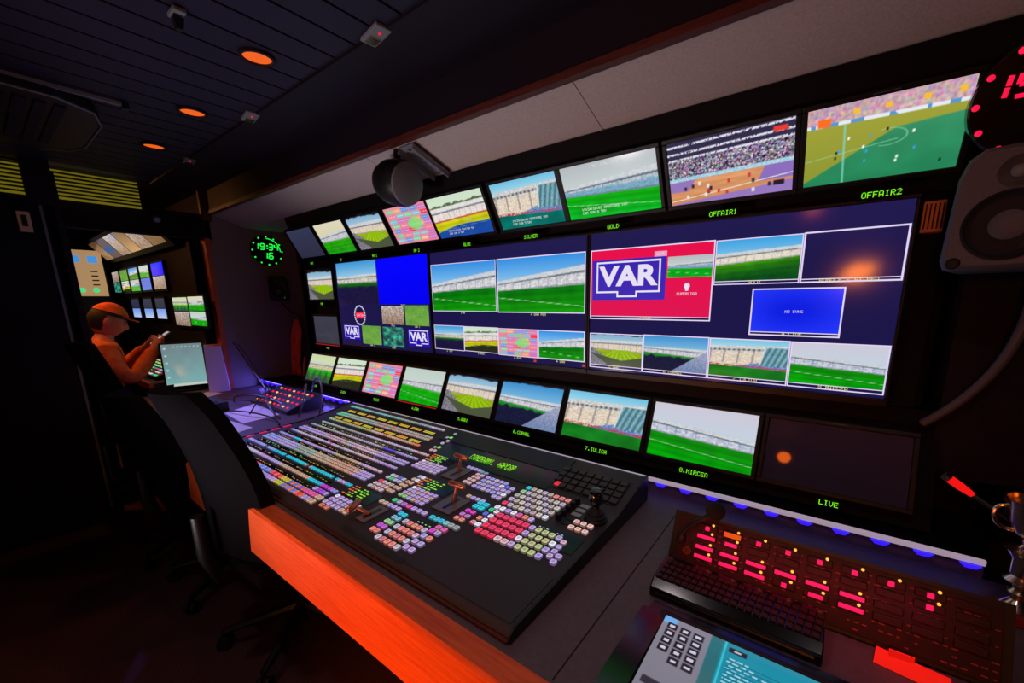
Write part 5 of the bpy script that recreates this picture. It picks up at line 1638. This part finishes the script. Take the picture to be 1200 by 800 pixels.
# ================================================================ CHAIRS
def office_chair(loc, rz, label, back_top=1.05, bw=0.5):
    t = thing('office_chair', label, 'chair', loc, (0, 0, rz), group='black office chairs')
    MB().box((0, 0.0, 0.47), (0.50, 0.48, 0.075), bev=0.03).build('seat', M['fabric'], t, local=True, smooth=True)
    # curved backrest
    b = MB()
    U, V = 14, 16
    z0 = 0.52
    g = []
    for side in (0, 1):
        for j in range(V + 1):
            v = j / V
            half = bw / 2 * (0.84 + 0.16 * math.sin(math.pi * min(1, v * 1.25))) * (1.0 if v < 0.8 else math.sqrt(max(0.0, 1 - ((v - 0.8) / 0.235) ** 2)) * 0.98 + 0.02)
            for i in range(U + 1):
                s = i / U * 2 - 1
                x = s * half
                y = -0.23 - 0.10 * v + 0.055 * (abs(s) ** 2) + 0.03 * math.sin(v * 3.4) + (-0.022 if side == 0 else 0.022)
                g.append((x, y, z0 + v * (back_top - z0)))
    n = (U + 1) * (V + 1)
    idx = lambda s, j, i: s * n + j * (U + 1) + i
    F = []
    for j in range(V):
        for i in range(U):
            F.append((idx(0, j, i), idx(0, j, i + 1), idx(0, j + 1, i + 1), idx(0, j + 1, i)))
            F.append((idx(1, j, i), idx(1, j + 1, i), idx(1, j + 1, i + 1), idx(1, j, i + 1)))
        F.append((idx(0, j, 0), idx(0, j + 1, 0), idx(1, j + 1, 0), idx(1, j, 0)))
        F.append((idx(0, j, U), idx(1, j, U), idx(1, j + 1, U), idx(0, j + 1, U)))
    for i in range(U):
        F.append((idx(0, 0, i), idx(1, 0, i), idx(1, 0, i + 1), idx(0, 0, i + 1)))
        F.append((idx(0, V, i), idx(0, V, i + 1), idx(1, V, i + 1), idx(1, V, i)))
    b.add(g, F)
    b.build('backrest', M['fabric'], t, local=True, smooth=True)
    MB().tube([(0, -0.12, 0.42), (0, -0.27, 0.43), (0, -0.295, 0.52), (0, -0.30, 0.68)], [0.03, 0.03, 0.026, 0.02], 10).build('back_bracket', M['plastic'], t, local=True, smooth=True)
    for sx in (-1, 1):
        MB().tube([(sx * 0.25, 0.02, 0.43), (sx * 0.30, 0.02, 0.45), (sx * 0.305, 0.0, 0.60), (sx * 0.30, -0.02, 0.645)], 0.014, 8).build('armrest_post', M['plastic'], t, local=True, smooth=True)
        MB().box((sx * 0.30, 0.0, 0.655), (0.07, 0.24, 0.028), bev=0.012).build('armrest', M['rubber'], t, local=True, smooth=True)
    MB().lathe([(0.028, 0.10), (0.028, 0.25), (0.018, 0.25), (0.018, 0.41), (0.06, 0.425), (0.06, 0.435)], seg=18).build('gas_column', M['plastic'], t, local=True, smooth=True)
    for k in range(5):
        a = 2 * math.pi * k / 5 + 0.3
        c, s = math.cos(a), math.sin(a)
        lg = MB().tube([(0.02 * c, 0.02 * s, 0.125), (0.17 * c, 0.17 * s, 0.10), (0.30 * c, 0.30 * s, 0.075)], [0.024, 0.019, 0.013], 8).build('leg', M['plastic'], t, local=True, smooth=True)
        w = MB()
        for q in (-0.014, 0.014):
            T = Matrix.Translation((0.30 * c - q * s, 0.30 * s + q * c, 0.028)) @ Matrix.Rotation(a, 4, 'Z') @ Matrix.Rotation(R(90), 4, 'X')
            w.lathe([(0.0, -0.008), (0.026, -0.008), (0.028, 0), (0.026, 0.008), (0.0, 0.008)], seg=16, T=T)
        w.tube([(0.30 * c, 0.30 * s, 0.075), (0.30 * c, 0.30 * s, 0.03)], 0.008, 8)
        w.build('caster', M['rubber'], lg, local=True, smooth=True)
    return t


office_chair((-0.94, -0.815, 0), R(3), 'black office chair pushed against the wooden desk edge, nearest to the camera', 1.13, 0.54)
office_chair((-1.63, -0.83, 0), R(-2), 'black office chair at the desk, between the nearest one and the tall one', 1.03, 0.52)
office_chair((-2.2, -0.86, 0), R(-4), 'black office chair farther along the desk, its tall back before the opening', 1.22, 0.54)
office_chair((-3.55, -1.05, 0), R(-8), 'office chair in the next room under the seated person', 0.98, 0.46)

# ================================================================ NEXT ROOM
struct(MB().box((-4.9, -0.30, 1.1), (3.7, 0.05, 2.2)), 'wall_next_back', M['wall_dark'])
struct(MB().box((-6.72, -1.3, 1.1), (0.06, 2.1, 2.2)), 'wall_next_end', M['wall_dark'])
struct(MB().box((-4.9, -1.3, CZ + 0.02), (3.7, 2.0, 0.04)), 'ceiling_next', M['ceiling_dark'])
t = thing('next_room_desk', 'desk in the next room with a wooden front edge, before the person', 'desk', (-4.3, -0.6, 0.74))
MB().box((-4.35, -0.53, 0.80), (2.1, 0.40, 0.03)).build('desktop', M['desk'], t)
MB().box((-4.35, -0.745, 0.795), (2.1, 0.03, 0.05), bev=0.004).build('front_edge', M['wood'], t)
MB().box((-4.6, -0.5, 0.39), (1.5, 0.2, 0.77)).build('under_panel', M['desk_under'], t)
t = thing('next_room_console', 'small control surface with lit keys on the desk of the next room', 'console', (-4.0, -0.56, 0.815))
MB().prism([(-0.69, 0.816), (-0.69, 0.845), (-0.47, 0.905), (-0.47, 0.816)], -5.0, -3.45).build('housing', M['console_dark'], t)
b = MB()
for i in range(44):
    for j in range(6):
        if rg.random() < 0.75:
            c = [(60, 220, 90), (210, 205, 190), (230, 60, 60), (210, 205, 190), (60, 120, 200), (60, 220, 90)][rg.randrange(6)]
            b.box((-4.96 + i * 0.034, -0.672 + j * 0.034, 0.8515 + j * 0.0093), (0.022, 0.018, 0.006), col=c)
b.build('lit_keys', M['key'], t)['kind'] = 'stuff'

YB = -0.45
t2 = thing('next_room_rack', 'black monitor frame along the far wall of the next room', 'rack', (-4.6, -0.4, 1.1))
MB().box((-4.85, -0.375, 1.34), (3.5, 0.10, 1.02)).build('frame_panel', M['fascia'], t2)
# lower screens, a pair per frame
def far_screen(px0, px1, z0, z1, pics, label, dens=130):
    t = thing('far_monitor', label, 'monitor', ((px0 + px1) / 2, YB, z0), group='monitors in the next room')
    w, h = px1 - px0, z1 - z0
    MB().box((0, 0.012, h / 2), (w + 0.03, 0.02, h + 0.03)).build('bezel', M['bezel'], t, local=True)
    n = len(pics)
    for i, pc in enumerate(pics):
        picture('screen', pc, -w / 2, w / 2, h * (n - 1 - i) / n + 0.004, h * (n - i) / n - 0.002, 0.0, t, dens)
    return t


def fx(x, y=YB):   # from the y=-0.3 reading to the plane of these screens
    k = (y + 1.46274) / (-0.3 + 1.46274)
    return 0.79872 + (x - 0.79872) * k


def fz(z):
    k = (YB + 1.46274) / (-0.3 + 1.46274)
    return 1.40638 + (z - 1.40638) * k


far_screen(fx(-3.866), fx(-3.468), fz(1.21), fz(1.465), ['yellowpitch', 'bright'], 'far monitor with green stripes, nearest the orange post')
far_screen(fx(-4.33), fx(-3.90), fz(1.2), fz(1.462), ['rays', 'hall'], 'far monitor with two cream pictures, second from the orange post')
far_screen(fx(-4.95), fx(-4.62), fz(1.25), fz(1.46), ['off2', p_dim((120, 160, 235), (190, 200, 235))], 'far pale blue monitor, third along the lower row of the next room')
far_screen(fx(-5.45), fx(-5.1), fz(1.25), fz(1.46), ['off2', p_dim((110, 150, 230), (190, 205, 240))], 'far pale blue monitor, fourth along the lower row of the next room')
far_screen(fx(-6.0), fx(-5.65), fz(1.25), fz(1.46), ['off', p_dim((110, 150, 230), (180, 200, 240))], 'far pale blue monitor at the end of the lower row, near the head')
ups = [(-4.86, -4.45, ['blue', 'hall']), (-5.35, -4.98, ['bright', p_dim((70, 110, 220))]), (-5.85, -5.45, ['deep', 'gold']), (-6.3, -5.93, ['green', 'trees']), (-6.75, -6.4, ['hall', 'room'])]
labs = ['far upper monitor half plain blue, nearest the orange post', 'far upper monitor with pitch above a blue picture', 'far upper monitor with two green pitches', 'far upper monitor with green picture above a stand', 'far upper monitor at the end, with mixed small pictures']
for (a, b_, pc), lab in zip(ups, labs):
    far_screen(fx(a), fx(b_), fz(1.545), fz(1.80), pc, lab)
# glowing panels along the top stand for a reflection in tilted glass
t = thing('overhead_reflection', 'tilted bank of warm lit screens along the top of the next room', 'display', (-4.4, -0.5, 1.86), (R(38), 0, 0))
MB().box((0, 0.02, 0.09), (2.3, 0.03, 0.26)).build('bank_frame', M['bezel'], t, local=True)
for i in range(6):
    f = [p_dim((170, 140, 90), (120, 90, 60)), 'hall', p_dim((120, 90, 60), (190, 150, 100)), 'hall', 'off', p_dim((90, 60, 40), (150, 120, 80))][i]
    picture('screen', f, 1.1 - (i + 1) * 0.37, 1.1 - i * 0.37 - 0.02, 0.0, 0.19, 0.0, t, 90)
# lit equipment rack at the end of the room
t = thing('equipment_rack', 'pale lit equipment rack with two small blue screens ending the next room', 'rack', (-5.6, -0.9, 0))
MB().box((-5.62, -0.68, 0.92), (0.2, 0.30, 1.84)).build('cabinet', M['plastic'], t)
TT_ = rotT((-5.515, -0.68, 0), rz=R(90))
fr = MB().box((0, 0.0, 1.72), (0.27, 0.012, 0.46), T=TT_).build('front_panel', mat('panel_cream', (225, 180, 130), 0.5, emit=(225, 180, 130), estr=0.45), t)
for k in (-1, 1):
    MB().box((k * 0.065, -0.008, 1.86), (0.07, 0.006, 0.07), T=TT_).build('rack_screen', glow('rack_blue', (70, 150, 225), 0.9) if k < 0 else bpy.data.materials['rack_blue'], t)
b = MB()
for r in range(4):
    b.box((0.06, -0.008, 1.74 - r * 0.045), (0.05, 0.006, 0.012), T=TT_)
b.build('rack_slots', M['dark_cloth'], t)
for k in (-1, 1):
    MB().lathe([(0.0, 0.01), (0.02, 0.006), (0.024, 0)], T=TT_ @ rotT((k * 0.05, -0.006, 1.55), rx=R(90)), seg=14).build('rack_light', glow('rack_green', (60, 235, 140), 0.9) if k < 0 else bpy.data.materials['rack_green'], t)
cl2 = lamp('next_room_light', 'AREA', (-4.0, -1.25, 2.15), 9.0, (1.0, 0.36, 0.10), size=0.5, to=(-3.6, -0.9, 1.0))
lamp('next_room_warm', 'SPOT', (-3.35, -1.3, 2.1), 18.0, (1.0, 0.30, 0.06), spot_size=R(80), spot_blend=0.7, shadow_soft_size=0.1, to=(-3.5, -0.85, 1.0))

# ================================================================ THE PERSON
def skin_mesh(name, verts, edges, m, parent, sub=2, root=0):
    me = bpy.data.meshes.new(name)
    me.from_pydata([v[0] for v in verts], edges, [])
    me.materials.append(m)
    o = bpy.data.objects.new(name, me)
    COL.objects.link(o)
    o.parent = parent
    md = o.modifiers.new('skin', 'SKIN')
    md.use_smooth_shade = True
    ly = me.skin_vertices[0] if len(me.skin_vertices) else None
    if ly is None:
        bm = bmesh.new()
        bm.from_mesh(me)
        bm.verts.layers.skin.verify()
        bm.to_mesh(me)
        bm.free()
        ly = me.skin_vertices[0]
    for i, v in enumerate(verts):
        r = v[1] if isinstance(v[1], tuple) else (v[1], v[1])
        ly.data[i].radius = r
        ly.data[i].use_root = (i == root)
    s = o.modifiers.new('sub', 'SUBSURF')
    s.levels = sub
    s.render_levels = sub
    return o


pe = thing('person', 'person in orange jacket and cap seated in the next room, looking down at a phone', 'person', (-3.5, -1.0, 0))
BV = [((0, 0.0, 0.56), (0.16, 0.12)), ((0, 0.0, 0.75), (0.15, 0.115)), ((0, 0.03, 0.95), (0.17, 0.12)), ((0, 0.06, 1.08), (0.13, 0.10)), ((0, 0.085, 1.16), (0.055, 0.055)), ((0, 0.105, 1.21), (0.055, 0.058))]
BE = [(i, i + 1) for i in range(5)]
def ext(pts, root):
    prev = root
    for p, r in pts:
        BV.append((p, r))
        BE.append((prev, len(BV) - 1))
        prev = len(BV) - 1
    return prev
for s in (-1, 1):
    wr = ext([((s * 0.17, 0.05, 1.07), 0.065), ((s * 0.235, 0.09, 0.93), 0.052), ((s * 0.24, 0.16, 0.875), 0.046), ((s * 0.17, 0.27, 1.0), 0.038), ((s * 0.10, 0.335, 1.085), 0.027), ((s * 0.075, 0.365, 1.115), (0.034, 0.018))], 3)
    for k in range(4):
        o_ = (k - 1.5) * 0.017
        ext([((s * 0.062, 0.385 + 0.004 * k, 1.125 + o_), 0.0085), ((s * 0.042, 0.405, 1.135 + o_), 0.008), ((s * 0.026, 0.398, 1.135 + o_), 0.007)], wr)
    ext([((s * 0.06, 0.355, 1.145), 0.0095), ((s * 0.035, 0.36, 1.165), 0.0085)], wr)
    ext([((s * 0.10, 0.05, 0.54), 0.095), ((s * 0.12, 0.38, 0.53), 0.066), ((s * 0.12, 0.42, 0.46), 0.058), ((s * 0.12, 0.40, 0.2), 0.05), ((s * 0.12, 0.40, 0.08), 0.038), ((s * 0.12, 0.48, 0.045), 0.036), ((s * 0.12, 0.56, 0.035), 0.028)], 0)
body = skin_mesh('body', BV, BE, M['skin'], pe)
# jacket, over torso and arms
JV = [((0, 0.0, 0.57), (0.185, 0.145)), ((0, 0.0, 0.75), (0.175, 0.14)), ((0, 0.03, 0.95), (0.195, 0.145)), ((0, 0.055, 1.08), (0.155, 0.125)), ((0, 0.075, 1.145), (0.085, 0.08))]
JE = [(i, i + 1) for i in range(4)]
def extj(pts, root):
    prev = root
    for p, r in pts:
        JV.append((p, r))
        JE.append((prev, len(JV) - 1))
        prev = len(JV) - 1
for s in (-1, 1):
    extj([((s * 0.17, 0.05, 1.07), 0.085), ((s * 0.235, 0.09, 0.93), 0.07), ((s * 0.24, 0.16, 0.875), 0.063), ((s * 0.17, 0.27, 1.0), 0.052), ((s * 0.115, 0.32, 1.065), 0.043)], 3)
skin_mesh('jacket', JV, JE, M['orange_shirt'], pe)
TV = [((0, 0.0, 0.55), (0.18, 0.13))]
TE = []
for s in (-1, 1):
    prev = 0
    for p, r in [((s * 0.10, 0.05, 0.54), 0.11), ((s * 0.12, 0.38, 0.53), 0.08), ((s * 0.12, 0.42, 0.46), 0.072), ((s * 0.12, 0.40, 0.12), 0.062)]:
        TV.append((p, r))
        TE.append((prev, len(TV) - 1))
        prev = len(TV) - 1
skin_mesh('trousers', TV, TE, M['dark_cloth'], pe)
# head: shaped sphere with brow, nose and chin, tilted down
hv, hf = [], []
NU, NV = 28, 20
for j in range(NV + 1):
    ph = math.pi * j / NV
    for i in range(NU):
        th = 2 * math.pi * i / NU
        x, y, z = math.sin(ph) * math.sin(th), math.sin(ph) * math.cos(th), math.cos(ph)
        X_, Y_, Z_ = x * 0.078, y * 0.098, z * 0.122
        if z < 0:
            X_ *= 1 + 0.28 * z
            Y_ *= 1 + 0.22 * z if y < 0 else 1 + 0.06 * z
        front = max(0, y) ** 2
        if y > 0:
            Y_ += 0.026 * math.exp(-((x / 0.16) ** 2 + ((z + 0.12) / 0.2) ** 2))
            Y_ += 0.007 * math.exp(-((x / 0.3) ** 2 + ((z + 0.50) / 0.09) ** 2))
            Y_ += 0.010 * math.exp(-((x / 0.3) ** 2 + ((z + 0.85) / 0.16) ** 2))
            Y_ -= 0.012 * math.exp(-(((abs(x) - 0.36) / 0.16) ** 2 + ((z - 0.06) / 0.1) ** 2))
            Y_ += 0.006 * math.exp(-((x / 0.6) ** 2 + ((z - 0.24) / 0.08) ** 2))
        hv.append((X_, Y_, Z_))
for j in range(NV):
    for i in range(NU):
        hf.append((j * NU + i, j * NU + (i + 1) % NU, (j + 1) * NU + (i + 1) % NU, (j + 1) * NU + i))
TH = rotT((0, 0.125, 1.285), rx=R(-24))
hb = MB()
hb.add(hv, hf, None, TH)
for s in (-1, 1):
    hb.lathe([(0.0, 0.012), (0.018, 0.010), (0.026, 0.004), (0.022, -0.004), (0.0, -0.004)], seg=14, T=TH @ rotT((s * 0.076, -0.012, -0.005), ry=R(90 * s)) @ Matrix.Diagonal((1.25, 0.75, 1, 1)))
hb.build('head', M['skin'], body, local=True, smooth=True)
face = MB()
for s in (-1, 1):
    face.lathe([(0.0, 0.004), (0.008, 0.003), (0.011, 0)], seg=10, T=TH @ rotT((s * 0.03, 0.086, 0.008), rx=R(-90)) @ Matrix.Diagonal((1.2, 0.6, 1, 1)))
    face.box((s * 0.031, 0.092, 0.028), (0.032, 0.008, 0.006), T=TH)
face.box((0, 0.094, -0.062), (0.04, 0.008, 0.006), T=TH)
face.build('eyes_and_mouth', M['hair'], body, local=True)
hr = MB()
keep = [f for f in hf if all((hv[k][2] > 0.035 or (hv[k][1] < -0.0 and hv[k][2] > -0.075)) for k in f)]
hr.add([(x * 1.08, y * 1.08 - 0.002, z * 1.06) for x, y, z in hv], keep, None, TH)
hr.build('hair', M['hair'], body, local=True, smooth=True)
cp = MB()
keep = [f for f in hf if all(hv[k][2] > 0.05 for k in f)]
cp.add([(x * 1.15, y * 1.13, z * 1.12 + 0.002) for x, y, z in hv], keep, None, TH)
cp.build('cap', M['orange_shirt'], body, local=True, smooth=True)
cp = MB()
cp.prism([(-0.07, 0.055), (0.07, 0.055), (0.06, 0.13), (0.03, 0.155), (-0.03, 0.155), (-0.06, 0.13)], 0.050, 0.058, 'z', T=TH)
cp.build('cap_peak', M['orange_shirt'], body, local=True, smooth=True)
ph = thing('mobile_phone', 'white mobile phone held in both hands of the seated person', 'phone', (-3.5, -0.605, 1.14), (R(-52), 0, 0))
MB().box((0, 0, 0), (0.075, 0.009, 0.15), bev=0.003).build('phone_case', M['white_paper'], ph, local=True)
MB().box((0, -0.0052, 0), (0.068, 0.001, 0.138)).build('phone_screen', glow('phone_lit', (190, 210, 235), 0.6), ph, local=True)
